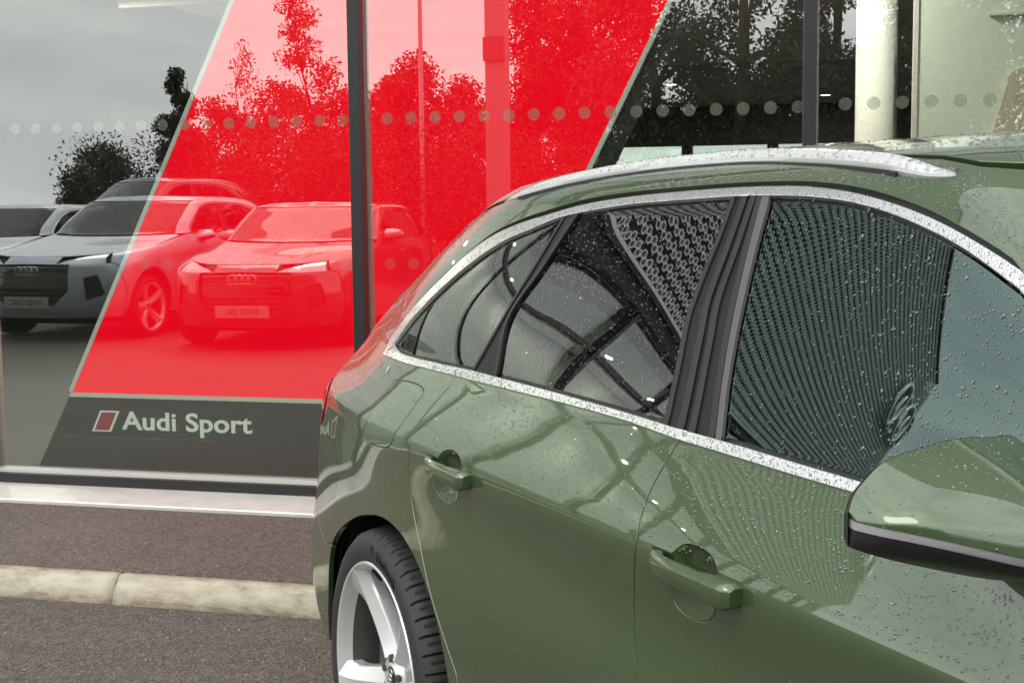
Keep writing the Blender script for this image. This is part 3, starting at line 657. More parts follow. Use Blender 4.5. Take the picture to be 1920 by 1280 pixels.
BODY=dict(t=SKIN_T,xs=SKIN_X,Z=SKIN_Z,W=SKIN_W,
 xe=[-0.98, -1.01, -1.0371, -1.0483, -1.0567, -1.0636, -1.0631, -1.0612, -1.0546, -1.04, -1.0284, -1.0163, -1.0079, -1.002, -0.9986, -0.9959, -0.9923, -0.9884, -0.9818, -0.9722, -0.9646, -0.9567, -0.9486, -0.9459, -0.9405, -0.9349, -0.929, -0.9225, -0.9157, -0.9086, -0.8985, -0.877, -0.8553, -0.8333, -0.8092, -0.7824, -0.755, -0.7275, -0.7, -0.6725, -0.64, -0.6275, -0.6151, -0.603, -0.5916, -0.5811, -0.572, -0.5641, -0.5574, -0.5457, -0.5359, -0.5305, -0.5276, -0.5234, -0.518, -0.5107, -0.51, -0.51, -0.51],
 Le=[0.4, 0.41, 0.4187, 0.42, 0.42, 0.42, 0.42, 0.42, 0.4164, 0.4066, 0.3989, 0.3909, 0.3855, 0.3821, 0.3801, 0.3782, 0.3739, 0.3678, 0.3637, 0.3651, 0.3675, 0.3703, 0.3732, 0.3741, 0.3757, 0.3772, 0.3783, 0.3791, 0.3796, 0.3798, 0.38, 0.38, 0.38, 0.3797, 0.378, 0.3746, 0.3707, 0.3668, 0.3628, 0.3585, 0.3527, 0.3505, 0.3482, 0.3459, 0.3435, 0.3411, 0.3386, 0.336, 0.3333, 0.3278, 0.3228, 0.3196, 0.3174, 0.3134, 0.308, 0.3007, 0.3, 0.3, 0.3],
 ne=[2.5, 2.5, 2.5, 2.5, 2.5, 2.5, 2.5, 2.5, 2.5, 2.5, 2.5, 2.5, 2.5, 2.5, 2.5, 2.5, 2.5, 2.5, 2.5, 2.5, 2.5, 2.5, 2.5, 2.5, 2.5, 2.5, 2.5, 2.5, 2.5, 2.5, 2.5, 2.5, 2.5, 2.5, 2.5, 2.5, 2.5, 2.5, 2.5, 2.5, 2.5, 2.5, 2.5, 2.5, 2.5, 2.5, 2.5, 2.5, 2.5, 2.5, 2.5, 2.5, 2.5, 2.5, 2.5, 2.5, 2.5, 2.5, 2.5],
 xf=[3.6, 3.64, 3.6756, 3.6867, 3.6933, 3.6986, 3.6962, 3.6925, 3.6847, 3.6699, 3.6572, 3.6415, 3.6288, 3.6164, 3.6049, 3.5902, 3.5548, 3.4981, 3.3788, 3.1866, 3.0312, 2.8687, 2.707, 2.6546, 2.5598, 2.4751, 2.4047, 2.3508, 2.3122, 2.2853, 2.2587, 2.214, 2.1707, 2.1274, 2.0833, 2.0384, 1.9932, 1.948, 1.903, 1.8589, 1.8082, 1.7889, 1.7697, 1.7506, 1.7321, 1.7144, 1.6977, 1.682, 1.6672, 1.6392, 1.6144, 1.6007, 1.5925, 1.58, 1.564, 1.5416, 1.5333, 1.5267, 1.52],
 Lf=[0.7, 0.725, 0.7467, 0.75, 0.75, 0.75, 0.75, 0.75, 0.75, 0.75, 0.75, 0.75, 0.7503, 0.7517, 0.7548, 0.761, 0.7807, 0.8089, 0.8088, 0.7565, 0.705, 0.6493, 0.5934, 0.5751, 0.5418, 0.5113, 0.4849, 0.463, 0.4455, 0.4313, 0.4147, 0.3829, 0.3515, 0.3218, 0.3005, 0.2895, 0.2814, 0.2736, 0.2659, 0.2591, 0.2527, 0.2505, 0.2482, 0.246, 0.2438, 0.2418, 0.24, 0.2383, 0.2367, 0.2339, 0.2314, 0.2298, 0.2287, 0.2267, 0.224, 0.2204, 0.22, 0.22, 0.22],
 nf=[2.4, 2.4, 2.4, 2.4, 2.4, 2.4, 2.4, 2.4, 2.4, 2.4, 2.4, 2.4, 2.4, 2.4, 2.4, 2.4, 2.4, 2.4, 2.4, 2.4, 2.4, 2.4, 2.4, 2.4, 2.4, 2.4, 2.4, 2.4, 2.4, 2.4, 2.4, 2.4, 2.4, 2.4, 2.4, 2.4, 2.4, 2.4, 2.4, 2.4, 2.4, 2.4, 2.4, 2.4, 2.4, 2.4, 2.4, 2.4, 2.4, 2.4, 2.4, 2.4, 2.4, 2.4, 2.4, 2.4, 2.4, 2.4, 2.4])

# feature lines of the body, in (u, v) on the skin
BK = {
 'chrome_out_top': [(1.1336, 0.805), (1.1355, 0.8366), (1.1515, 0.8732), (1.1689, 0.9131), (1.1828, 0.9395), (1.197, 0.9654), (1.2103, 0.9893), (1.2233, 1.0109), (1.2363, 1.0312), (1.2484, 1.0503), (1.2593, 1.0686), (1.2699, 1.0861), (1.2814, 1.1023), (1.2941, 1.1172), (1.3078, 1.1309), (1.3235, 1.143), (1.3417, 1.1534), (1.3613, 1.1623), (1.3801, 1.1699), (1.3977, 1.1761), (1.4145, 1.1811), (1.4303, 1.1857), (1.4508, 1.1923), (1.4718, 1.1984), (1.4873, 1.2026), (1.5039, 1.2066), (1.5227, 1.2104), (1.5392, 1.2132), (1.5571, 1.2157), (1.5752, 1.2182), (1.5926, 1.2203), (1.6088, 1.2221), (1.6243, 1.2235), (1.6403, 1.2248), (1.6573, 1.2262), (1.6727, 1.2274), (1.6893, 1.2287), (1.7059, 1.2298), (1.7215, 1.2308), (1.735, 1.2316), (1.7529, 1.2325), (1.7677, 1.233), (1.7814, 1.2333), (1.794, 1.2335), (1.8057, 1.2334), (1.8178, 1.2331), (1.8306, 1.2327), (1.8437, 1.232), (1.8576, 1.2305), (1.8686, 1.2286), (1.8801, 1.2263), (1.8913, 1.2236), (1.9018, 1.2206), (1.9116, 1.2171), (1.9208, 1.2134), (1.9296, 1.2093), (1.9377, 1.2049), (1.944, 1.2011), (1.9501, 1.197), (1.9557, 1.1928), (1.9609, 1.1887), (1.9655, 1.1847), (1.9717, 1.1785), (1.9768, 1.1725), (1.9814, 1.1662), (1.9849, 1.1613), (1.9881, 1.1562), (1.9912, 1.151), (1.9942, 1.1458), (1.9971, 1.1404), (2.0002, 1.1348), (2.0044, 1.1293), (2.0107, 1.124)],
 'chrome_in_top': [(1.1638, 0.8383), (1.1809, 0.8741), (1.2, 0.9193), (1.2119, 0.9411), (1.2249, 0.9647), (1.2376, 0.9872), (1.2504, 1.0083), (1.2636, 1.0287), (1.2766, 1.0475), (1.2892, 1.0644), (1.302, 1.0801), (1.315, 1.0945), (1.3282, 1.1078), (1.3418, 1.1201), (1.3564, 1.131), (1.3726, 1.1405), (1.3896, 1.1488), (1.4059, 1.1566), (1.4291, 1.1683), (1.4491, 1.1777), (1.4717, 1.1848), (1.4867, 1.1883), (1.505, 1.1922), (1.5252, 1.196), (1.5417, 1.1989), (1.5593, 1.2019), (1.5771, 1.2046), (1.5944, 1.2068), (1.6104, 1.2085), (1.6257, 1.2097), (1.6413, 1.2108), (1.6582, 1.2119), (1.6736, 1.2131), (1.6904, 1.2143), (1.7071, 1.2155), (1.7226, 1.2165), (1.7357, 1.2173), (1.7523, 1.2182), (1.7653, 1.2186), (1.778, 1.2187), (1.7912, 1.2188), (1.804, 1.2186), (1.8168, 1.2182), (1.8295, 1.2177), (1.8422, 1.217), (1.8554, 1.2156), (1.8659, 1.214), (1.8768, 1.2121), (1.8875, 1.2097), (1.8976, 1.2069), (1.9069, 1.2035), (1.9157, 1.1997), (1.9239, 1.1955), (1.9316, 1.1909), (1.9376, 1.1868), (1.9433, 1.1823), (1.9486, 1.1777), (1.9535, 1.1731), (1.9578, 1.1688), (1.9639, 1.1623), (1.9688, 1.156), (1.9731, 1.1496), (1.9767, 1.1433), (1.9798, 1.1369), (1.983, 1.1296), (1.985, 1.1245), (1.9871, 1.1189), (1.9891, 1.1131), (1.9911, 1.1073), (1.9931, 1.1018)],
 'chrome_out_bot': [(1.1336, 0.805), (1.175, 0.8085), (1.2121, 0.8113), (1.239, 0.8142), (1.2656, 0.8172), (1.2884, 0.8193), (1.3116, 0.821), (1.3377, 0.8225), (1.3526, 0.8234), (1.3689, 0.8242), (1.3862, 0.825), (1.4041, 0.8258), (1.4224, 0.8266), (1.4359, 0.8272), (1.45, 0.8278), (1.4644, 0.8285), (1.4788, 0.8291), (1.4929, 0.8297), (1.5066, 0.8303), (1.5195, 0.8306), (1.5319, 0.831), (1.5441, 0.8312), (1.556, 0.8315), (1.5675, 0.8316), (1.5784, 0.8316), (1.5888, 0.8315), (1.5985, 0.8312), (1.6088, 0.8305), (1.6181, 0.8295), (1.6268, 0.8284), (1.6351, 0.8272), (1.6433, 0.8263), (1.6517, 0.8255), (1.6591, 0.8251), (1.6666, 0.8248), (1.6741, 0.8246), (1.6815, 0.8245), (1.6887, 0.8243), (1.6957, 0.8241), (1.7026, 0.8239), (1.709, 0.8236), (1.7152, 0.8233), (1.7213, 0.823), (1.7272, 0.8227), (1.7332, 0.8225), (1.7393, 0.8222), (1.7456, 0.8221), (1.7512, 0.822), (1.7571, 0.8219), (1.763, 0.8219), (1.7689, 0.8218), (1.7748, 0.8218), (1.7806, 0.8219), (1.7862, 0.8219), (1.7917, 0.8219)],
 'chrome_in_bot': [(1.1638, 0.8383), (1.1984, 0.8267), (1.2243, 0.829), (1.2548, 0.8324), (1.2841, 0.8355), (1.3087, 0.8378), (1.3355, 0.8402), (1.3594, 0.8424), (1.3806, 0.8439), (1.3964, 0.8445), (1.4103, 0.8446), (1.4306, 0.8447), (1.4428, 0.8447), (1.4565, 0.8448), (1.4711, 0.8449), (1.4862, 0.845), (1.5011, 0.8451), (1.5154, 0.8451), (1.5287, 0.8451), (1.5415, 0.845), (1.5542, 0.8448), (1.5666, 0.8447), (1.5785, 0.8445), (1.5897, 0.8443), (1.5999, 0.844), (1.6091, 0.8438), (1.6204, 0.8433), (1.6304, 0.8428), (1.6391, 0.8423), (1.6469, 0.8418), (1.6538, 0.8414), (1.665, 0.8409), (1.677, 0.8405), (1.6835, 0.8404), (1.6908, 0.8404), (1.6986, 0.8403), (1.7066, 0.8402), (1.7147, 0.84), (1.7225, 0.8397), (1.7288, 0.8394), (1.735, 0.8391), (1.7412, 0.8387), (1.7474, 0.8383), (1.7538, 0.8379), (1.7603, 0.8375), (1.7672, 0.8371), (1.7728, 0.8368), (1.7787, 0.8366), (1.7846, 0.8363), (1.7906, 0.8361), (1.7966, 0.8359), (1.8025, 0.8357), (1.8084, 0.8355), (1.8141, 0.8353), (1.8196, 0.8352)],
 'quarter_glass_r': [(1.4631, 1.1815), (1.4598, 1.1716), (1.4565, 1.1615), (1.4532, 1.1513), (1.45, 1.141), (1.4469, 1.1308), (1.4439, 1.1206), (1.441, 1.1105), (1.4381, 1.1006), (1.4354, 1.0909), (1.4327, 1.0814), (1.4296, 1.0705), (1.4267, 1.0604), (1.4238, 1.0509), (1.4211, 1.0415), (1.4183, 1.0318), (1.4154, 1.0212), (1.4124, 1.0094), (1.4094, 0.9959), (1.4078, 0.9873), (1.4064, 0.9781), (1.4051, 0.9684), (1.4039, 0.9583), (1.4028, 0.9477), (1.4018, 0.9368), (1.4006, 0.9256), (1.3994, 0.9142), (1.3981, 0.9026), (1.3966, 0.8908), (1.3947, 0.879), (1.3919, 0.8672), (1.3874, 0.8555), (1.3806, 0.8439)],
 'reardoor_glass_l': [(1.4948, 1.1891), (1.4907, 1.18), (1.4867, 1.1707), (1.4828, 1.1615), (1.479, 1.1522), (1.4752, 1.1428), (1.4716, 1.1335), (1.468, 1.1241), (1.4646, 1.1147), (1.4612, 1.1053), (1.4579, 1.096), (1.4546, 1.0866), (1.4514, 1.0773), (1.4478, 1.0672), (1.444, 1.0573), (1.4402, 1.0473), (1.4363, 1.0374), (1.4325, 1.0275), (1.4289, 1.0175), (1.4256, 1.0074), (1.4228, 0.9973), (1.4206, 0.987), (1.4193, 0.9765), (1.4187, 0.9659), (1.419, 0.9551), (1.4199, 0.9442), (1.4213, 0.9332), (1.4231, 0.9222), (1.4251, 0.9112), (1.4272, 0.9001), (1.4292, 0.889), (1.431, 0.878), (1.4317, 0.8669), (1.4306, 0.8559), (1.4271, 0.8448)],
 'reardoor_glass_r': [(1.7537, 1.2174), (1.7499, 1.2079), (1.7455, 1.1984), (1.7411, 1.1889), (1.7367, 1.1795), (1.7324, 1.1701), (1.7282, 1.1609), (1.7241, 1.1519), (1.7202, 1.1433), (1.7163, 1.1348), (1.7125, 1.1266), (1.7088, 1.1184), (1.7052, 1.1101), (1.7015, 1.1017), (1.698, 1.0929), (1.6943, 1.0835), (1.6905, 1.0737), (1.6867, 1.0635), (1.6831, 1.0535), (1.6797, 1.0437), (1.6766, 1.0345), (1.674, 1.0262), (1.6707, 1.0141), (1.6685, 1.004), (1.6671, 0.9945), (1.6661, 0.9841), (1.6656, 0.9754), (1.6656, 0.967), (1.666, 0.9581), (1.6665, 0.9477), (1.6672, 0.9349), (1.6675, 0.9274), (1.6679, 0.9191), (1.6683, 0.9102), (1.6686, 0.9008), (1.6688, 0.8911), (1.6687, 0.8812), (1.6678, 0.8712), (1.6654, 0.8612), (1.6602, 0.8514), (1.6525, 0.842)],
 'bgap': [(1.7781, 1.2187), (1.7746, 1.2101), (1.7708, 1.2017), (1.7668, 1.1933), (1.7628, 1.1849), (1.7589, 1.1766), (1.755, 1.1682), (1.7511, 1.1598), (1.7474, 1.1514), (1.7436, 1.1429), (1.7399, 1.1344), (1.7362, 1.1258), (1.7323, 1.1169), (1.7285, 1.1078), (1.7247, 1.0987), (1.7209, 1.0896), (1.7173, 1.0807), (1.7139, 1.072), (1.7108, 1.0635), (1.7079, 1.0555), (1.7054, 1.048), (1.702, 1.0371), (1.6996, 1.0277), (1.6976, 1.0191), (1.6959, 1.0106), (1.6943, 1.0012), (1.6927, 0.9903), (1.692, 0.9827), (1.6915, 0.9745), (1.6913, 0.9658), (1.6913, 0.9567), (1.6916, 0.9475), (1.6919, 0.9383), (1.6923, 0.9291), (1.6926, 0.9203), (1.6929, 0.9119), (1.6931, 0.9041), (1.6934, 0.8939), (1.6933, 0.8844), (1.6928, 0.8754), (1.6912, 0.8667), (1.6881, 0.8582), (1.6828, 0.8496), (1.6749, 0.8408)],
 'front_strip_l': [(1.7955, 1.2183), (1.7923, 1.2093), (1.7887, 1.2006), (1.7848, 1.1919), (1.7811, 1.1832), (1.7774, 1.1746), (1.7738, 1.1659), (1.7702, 1.1573), (1.7667, 1.1486), (1.7633, 1.1399), (1.76, 1.1311), (1.7568, 1.1223), (1.7537, 1.1134), (1.7508, 1.1051), (1.748, 1.0967), (1.7452, 1.0881), (1.7424, 1.0796), (1.7397, 1.0709), (1.737, 1.0623), (1.7344, 1.0537), (1.7319, 1.0452), (1.7294, 1.0367), (1.7271, 1.0283), (1.7249, 1.0201), (1.7229, 1.0121), (1.7211, 1.0042), (1.7194, 0.9951), (1.7183, 0.9861), (1.7176, 0.9772), (1.7173, 0.9684), (1.7173, 0.9598), (1.7176, 0.9514), (1.718, 0.9431), (1.7184, 0.9349), (1.7188, 0.927), (1.7192, 0.9193), (1.7197, 0.9117), (1.7202, 0.9018), (1.7207, 0.8925), (1.7209, 0.8835), (1.7206, 0.8749), (1.7193, 0.8663), (1.7164, 0.8579), (1.7112, 0.8494), (1.7033, 0.8407)],
 'front_strip_r': [(1.8045, 1.2181), (1.8011, 1.2092), (1.7973, 1.2005), (1.7934, 1.192), (1.7895, 1.1835), (1.7856, 1.1749), (1.7818, 1.1664), (1.7781, 1.1579), (1.7745, 1.1493), (1.7709, 1.1406), (1.7674, 1.1318), (1.764, 1.1229), (1.7607, 1.1139), (1.7576, 1.1054), (1.7546, 1.0967), (1.7515, 1.0878), (1.7485, 1.0788), (1.7455, 1.0697), (1.7426, 1.0606), (1.7398, 1.0515), (1.737, 1.0425), (1.7344, 1.0337), (1.7319, 1.025), (1.7296, 1.0165), (1.7275, 1.0083), (1.7257, 1.0003), (1.724, 0.9905), (1.7229, 0.9809), (1.7223, 0.9717), (1.7221, 0.9627), (1.7222, 0.9539), (1.7225, 0.9454), (1.7229, 0.937), (1.7232, 0.9287), (1.7236, 0.9206), (1.724, 0.9125), (1.7246, 0.9038), (1.725, 0.8953), (1.7254, 0.8871), (1.7254, 0.879), (1.7248, 0.8711), (1.7231, 0.8632), (1.7198, 0.8554), (1.7144, 0.8475), (1.7067, 0.8395)],
 'cut_rear': [(1.3708, 0.8391), (1.3398, 0.8221), (1.329, 0.805), (1.3154, 0.7896), (1.2972, 0.7688), (1.2812, 0.7477), (1.2698, 0.7309), (1.258, 0.7113), (1.2515, 0.6968), (1.2476, 0.6808), (1.2449, 0.6643), (1.2405, 0.6289), (1.2404, 0.6129), (1.2408, 0.5941), (1.2421, 0.5746), (1.2443, 0.5566), (1.2472, 0.5403), (1.2507, 0.5246), (1.2544, 0.5094), (1.258, 0.4941), (1.2613, 0.4788), (1.2644, 0.4634), (1.2676, 0.448), (1.271, 0.4326), (1.2746, 0.4176), (1.2783, 0.4029), (1.2824, 0.3877), (1.2868, 0.3713), (1.2902, 0.3594), (1.2938, 0.3469), (1.2975, 0.3341), (1.3013, 0.3212), (1.3051, 0.3083), (1.3086, 0.2958)],
 'cut_b': [(1.6517, 0.8255), (1.6157, 0.8035), (1.5979, 0.7923), (1.5769, 0.778), (1.5572, 0.7632), (1.5418, 0.7494), (1.5308, 0.7372), (1.5222, 0.7258), (1.5154, 0.7147), (1.5095, 0.7037), (1.5044, 0.6927), (1.5, 0.6817), (1.4956, 0.6697), (1.4913, 0.6552), (1.4883, 0.6422), (1.4861, 0.6286), (1.4843, 0.6141), (1.4826, 0.5984), (1.4814, 0.5812), (1.4811, 0.5696), (1.481, 0.5574), (1.4812, 0.5449), (1.4816, 0.5322), (1.4822, 0.5195), (1.4828, 0.5068), (1.4835, 0.4944), (1.4841, 0.4823)],
 'flap': [(1.2098, 0.7756), (1.2183, 0.7775), (1.2267, 0.7794), (1.2348, 0.781), (1.2423, 0.782), (1.2523, 0.7826), (1.2614, 0.7825), (1.268, 0.7816), (1.2722, 0.7743), (1.2698, 0.77), (1.2665, 0.7645), (1.2626, 0.7581), (1.2585, 0.7513), (1.2543, 0.7444), (1.2504, 0.7377), (1.247, 0.7315), (1.2437, 0.7256), (1.2403, 0.7193), (1.2369, 0.7131), (1.2336, 0.7071), (1.2307, 0.7015), (1.228, 0.6966), (1.2259, 0.6926), (1.2211, 0.6828), (1.2187, 0.6747), (1.2153, 0.6654), (1.2104, 0.6561), (1.2037, 0.648), (1.1974, 0.6445), (1.1899, 0.642), (1.182, 0.64), (1.1735, 0.638), (1.1644, 0.6364), (1.1571, 0.6363), (1.1502, 0.6378), (1.1499, 0.6479), (1.1518, 0.6544), (1.1547, 0.6623), (1.1577, 0.6707), (1.1605, 0.6789), (1.163, 0.6868), (1.1652, 0.694), (1.1673, 0.7004), (1.1697, 0.7072), (1.1725, 0.7138), (1.1755, 0.7202), (1.1786, 0.7265), (1.1817, 0.7326), (1.1845, 0.7385), (1.1886, 0.7471), (1.1927, 0.7555), (1.1965, 0.7628), (1.2, 0.7685)],
 'arch': [(1.0071, 0.0506), (1.0206, 0.0863), (1.0313, 0.1192), (1.0385, 0.1474), (1.0458, 0.1818), (1.0512, 0.2123), (1.0547, 0.2414), (1.0582, 0.2703), (1.0628, 0.3018), (1.0681, 0.3309), (1.0838, 0.3705), (1.1076, 0.4104), (1.1415, 0.4558), (1.1686, 0.4808), (1.188, 0.4938), (1.2078, 0.4977), (1.2282, 0.4895), (1.2366, 0.4813), (1.2442, 0.4715), (1.2508, 0.4618), (1.2569, 0.4509), (1.2628, 0.4375), (1.2684, 0.4228), (1.2735, 0.4075), (1.2783, 0.391), (1.2827, 0.3736), (1.2868, 0.3536), (1.2896, 0.3364), (1.2923, 0.3177), (1.2945, 0.3009), (1.2964, 0.2827), (1.2978, 0.2667)],
 'cup_r': [(1.2905, 0.6755), (1.294, 0.6822), (1.2978, 0.688), (1.3025, 0.692), (1.3073, 0.6946), (1.3119, 0.6964), (1.316, 0.6961), (1.3183, 0.694), (1.3203, 0.6905), (1.3214, 0.6862), (1.3216, 0.6808), (1.3209, 0.6744), (1.3198, 0.6677), (1.3184, 0.6614), (1.3168, 0.655), (1.3146, 0.6467), (1.3129, 0.6398), (1.3111, 0.6315), (1.3093, 0.6229), (1.3076, 0.6151), (1.306, 0.6091), (1.2998, 0.5998), (1.2961, 0.5985), (1.2918, 0.5981), (1.2881, 0.5987), (1.2845, 0.602), (1.2822, 0.6068), (1.2809, 0.6113), (1.2804, 0.6178), (1.2802, 0.6239), (1.2804, 0.6314), (1.2813, 0.6405), (1.2826, 0.647), (1.2844, 0.6542), (1.2865, 0.6617), (1.2887, 0.6689)],
 'cup_f': [(1.5283, 0.6848), (1.5318, 0.689), (1.5354, 0.6934), (1.539, 0.6973), (1.5424, 0.7002), (1.5451, 0.7018), (1.5478, 0.7028), (1.5504, 0.7033), (1.5527, 0.7035), (1.5546, 0.7034), (1.5566, 0.7028), (1.5582, 0.7016), (1.5593, 0.6999), (1.5599, 0.6977), (1.5599, 0.695), (1.5594, 0.6918), (1.5586, 0.6881), (1.5575, 0.6839), (1.5566, 0.6807), (1.5555, 0.6772), (1.5543, 0.6733), (1.553, 0.6692), (1.5516, 0.6649), (1.5502, 0.6604), (1.5487, 0.6555), (1.5471, 0.65), (1.5457, 0.6443), (1.5443, 0.6388), (1.5431, 0.6338), (1.5422, 0.6299), (1.5389, 0.621), (1.5357, 0.6157), (1.5319, 0.6111), (1.5292, 0.6094), (1.5264, 0.6086), (1.5237, 0.6086), (1.5217, 0.6093), (1.5198, 0.6106), (1.5181, 0.6123), (1.5167, 0.6143), (1.5154, 0.6171), (1.5147, 0.6207), (1.5144, 0.626), (1.5145, 0.6296), (1.5147, 0.6338), (1.5151, 0.6384), (1.5156, 0.6433), (1.5164, 0.6483), (1.5175, 0.6535), (1.5186, 0.6579), (1.52, 0.6625), (1.5215, 0.6672), (1.5232, 0.6717), (1.5249, 0.6763), (1.5266, 0.6806)],
 'handle_r': [(1.2709, 0.6627), (1.2639, 0.6491), (1.263, 0.6218), (1.2721, 0.6207), (1.2849, 0.6211), (1.2987, 0.6225), (1.3108, 0.6242), (1.3191, 0.6259), (1.3245, 0.6361), (1.3277, 0.6574), (1.3259, 0.6625), (1.3173, 0.6641), (1.3047, 0.6658), (1.2917, 0.6675)],
 'handle_f': [(1.5101, 0.6708), (1.5033, 0.6617), (1.4965, 0.6459), (1.4988, 0.6317), (1.503, 0.6309), (1.5087, 0.6308), (1.5155, 0.6312), (1.5228, 0.6322), (1.5302, 0.6333), (1.5373, 0.6346), (1.5436, 0.6359), (1.5489, 0.6371), (1.5527, 0.6381), (1.5586, 0.6473), (1.562, 0.6637), (1.5617, 0.6721), (1.5582, 0.6726), (1.5532, 0.6728), (1.5473, 0.6727), (1.5409, 0.6725), (1.5349, 0.6725)],
 'seam': [(1.069, 0.333), (1.0408, 0.3166), (1.0197, 0.3367), (0.9991, 0.3689)],
 'tail': [(0.9323, 0.6893), (1.0042, 0.6673), (0.9987, 0.6133), (0.9725, 0.5728)],
 'rail_low': [(1.2784, 1.2258), (1.3072, 1.23), (1.3319, 1.2348), (1.3609, 1.2409), (1.378, 1.2447), (1.3958, 1.2491), (1.4141, 1.254), (1.4329, 1.259), (1.4518, 1.2641), (1.4712, 1.2689), (1.4857, 1.2723), (1.5006, 1.2756), (1.5152, 1.2791), (1.5304, 1.2823), (1.546, 1.2855), (1.5618, 1.2886), (1.5784, 1.2913), (1.5956, 1.2937), (1.6099, 1.2956), (1.6251, 1.2974), (1.6408, 1.2989), (1.6568, 1.3003), (1.6728, 1.3016), (1.6885, 1.3026), (1.7039, 1.3034), (1.7188, 1.3038), (1.733, 1.3038), (1.7464, 1.3035), (1.7622, 1.3024), (1.7773, 1.3008), (1.7914, 1.299), (1.8049, 1.2968), (1.818, 1.2944), (1.8306, 1.2917), (1.8428, 1.2892), (1.8548, 1.2865), (1.8683, 1.2834), (1.8814, 1.2802), (1.894, 1.2767), (1.9059, 1.2734), (1.9171, 1.2702), (1.9276, 1.267), (1.937, 1.2642), (1.9491, 1.2599), (1.9599, 1.2555), (1.9695, 1.2513), (1.9782, 1.2479), (1.9861, 1.2457), (1.9975, 1.2447), (2.0166, 1.2455), (2.0447, 1.2465)],
 'petal': [(1.1742, 0.7843)],
 'crease': [(1.3277, 0.6975), (1.432, 0.6565), (1.4916, 0.6566), (1.5675, 0.6573), (1.6163, 0.6678)],
 'a_ct': [(1.4718, 1.1984)],
 'a_bt': [(1.7814, 1.2333)],
 'a_ci': [(1.4717, 1.1848)],
 'a_bi': [(1.778, 1.2187)],
 'a_cb': [(1.3377, 0.8225)],
 'a_bb': [(1.6517, 0.8255)],
 'a_cbi': [(1.3725, 0.8437)],
 'a_bbi': [(1.6738, 0.841)],
 'front_top_ext': [(2.0081, 1.086), (2.0316, 1.039), (2.0465, 0.982), (2.0847, 0.916), (1.9965, 0.837)],
 'front_in_ext': [(1.9912, 1.06), (1.9954, 1.014), (2.0085, 0.958), (2.0429, 0.906), (2.0226, 0.865)],
 'front_bot_ext': [(1.8758, 0.824), (1.9426, 0.828)],
 'front_boti_ext': [(1.9041, 0.839), (1.9588, 0.843)],
}


def cr(pts, step=.012, su=1.6):
    """Catmull-Rom through (u, v) points, resampled"""
    p = [np.array(q, float) for q in pts]; p = [2 * p[0] - p[1]] + p + [2 * p[-1] - p[-2]]; out = []
    for i in range(1, len(p) - 2):
        d = (p[i + 1] - p[i]) * np.array([su, 1]); n = max(1, int(np.hypot(*d) / step))
        for k in range(n):
            t = k / n
            out.append(.5 * (2 * p[i] + (p[i + 1] - p[i - 1]) * t + (2 * p[i - 1] - 5 * p[i] + 4 * p[i + 1] - p[i + 2]) * t * t + (3 * p[i] - p[i - 1] - 3 * p[i + 1] + p[i + 2]) * t ** 3))
    out.append(p[-2]); return [tuple(q) for q in out]
def lin(pts, step=.03, su=1.6):
    out = []
    for a, b in zip(pts[:-1], pts[1:]):
        n = max(1, int(math.hypot((b[0] - a[0]) * su, b[1] - a[1]) / step))
        out += [(a[0] + (b[0] - a[0]) * k / n, a[1] + (b[1] - a[1]) * k / n) for k in range(n)]
    return out + [pts[-1]]
def clean(poly, eps=.0025):
    out = []
    for p in poly:
        if not out or math.hypot((p[0] - out[-1][0]) * 1.6, p[1] - out[-1][1]) > eps: out.append(tuple(map(float, p)))
    if math.hypot((out[0][0] - out[-1][0]) * 1.6, out[0][1] - out[-1][1]) <= eps: out.pop()
    return out
def inside(pts, poly):
    pts = np.asarray(pts); P = np.asarray(poly); c = np.zeros(len(pts), bool); j = len(P) - 1
    for i in range(len(P)):
        a, b = P[i], P[j]
        m = ((a[1] > pts[:, 1]) != (b[1] > pts[:, 1])) & (pts[:, 0] < (b[0] - a[0]) * (pts[:, 1] - a[1]) / (b[1] - a[1] + 1e-15) + a[0])
        c ^= m; j = i
    return c
def area(poly):
    P = np.asarray(poly); return .5 * np.sum(P[:, 0] * np.roll(P[:, 1], -1) - np.roll(P[:, 0], -1) * P[:, 1])
def outward(sk, u, v):
    u = np.asarray(u, float); v = np.asarray(v, float)
    n = sk.normal(u, v); P = sk(u, v); c = P - np.array([1.3, 0, .55]); c[:, 0] *= .25
    s = np.sign((n * c).sum(1)); s[s == 0] = 1
    return n * s[:, None]
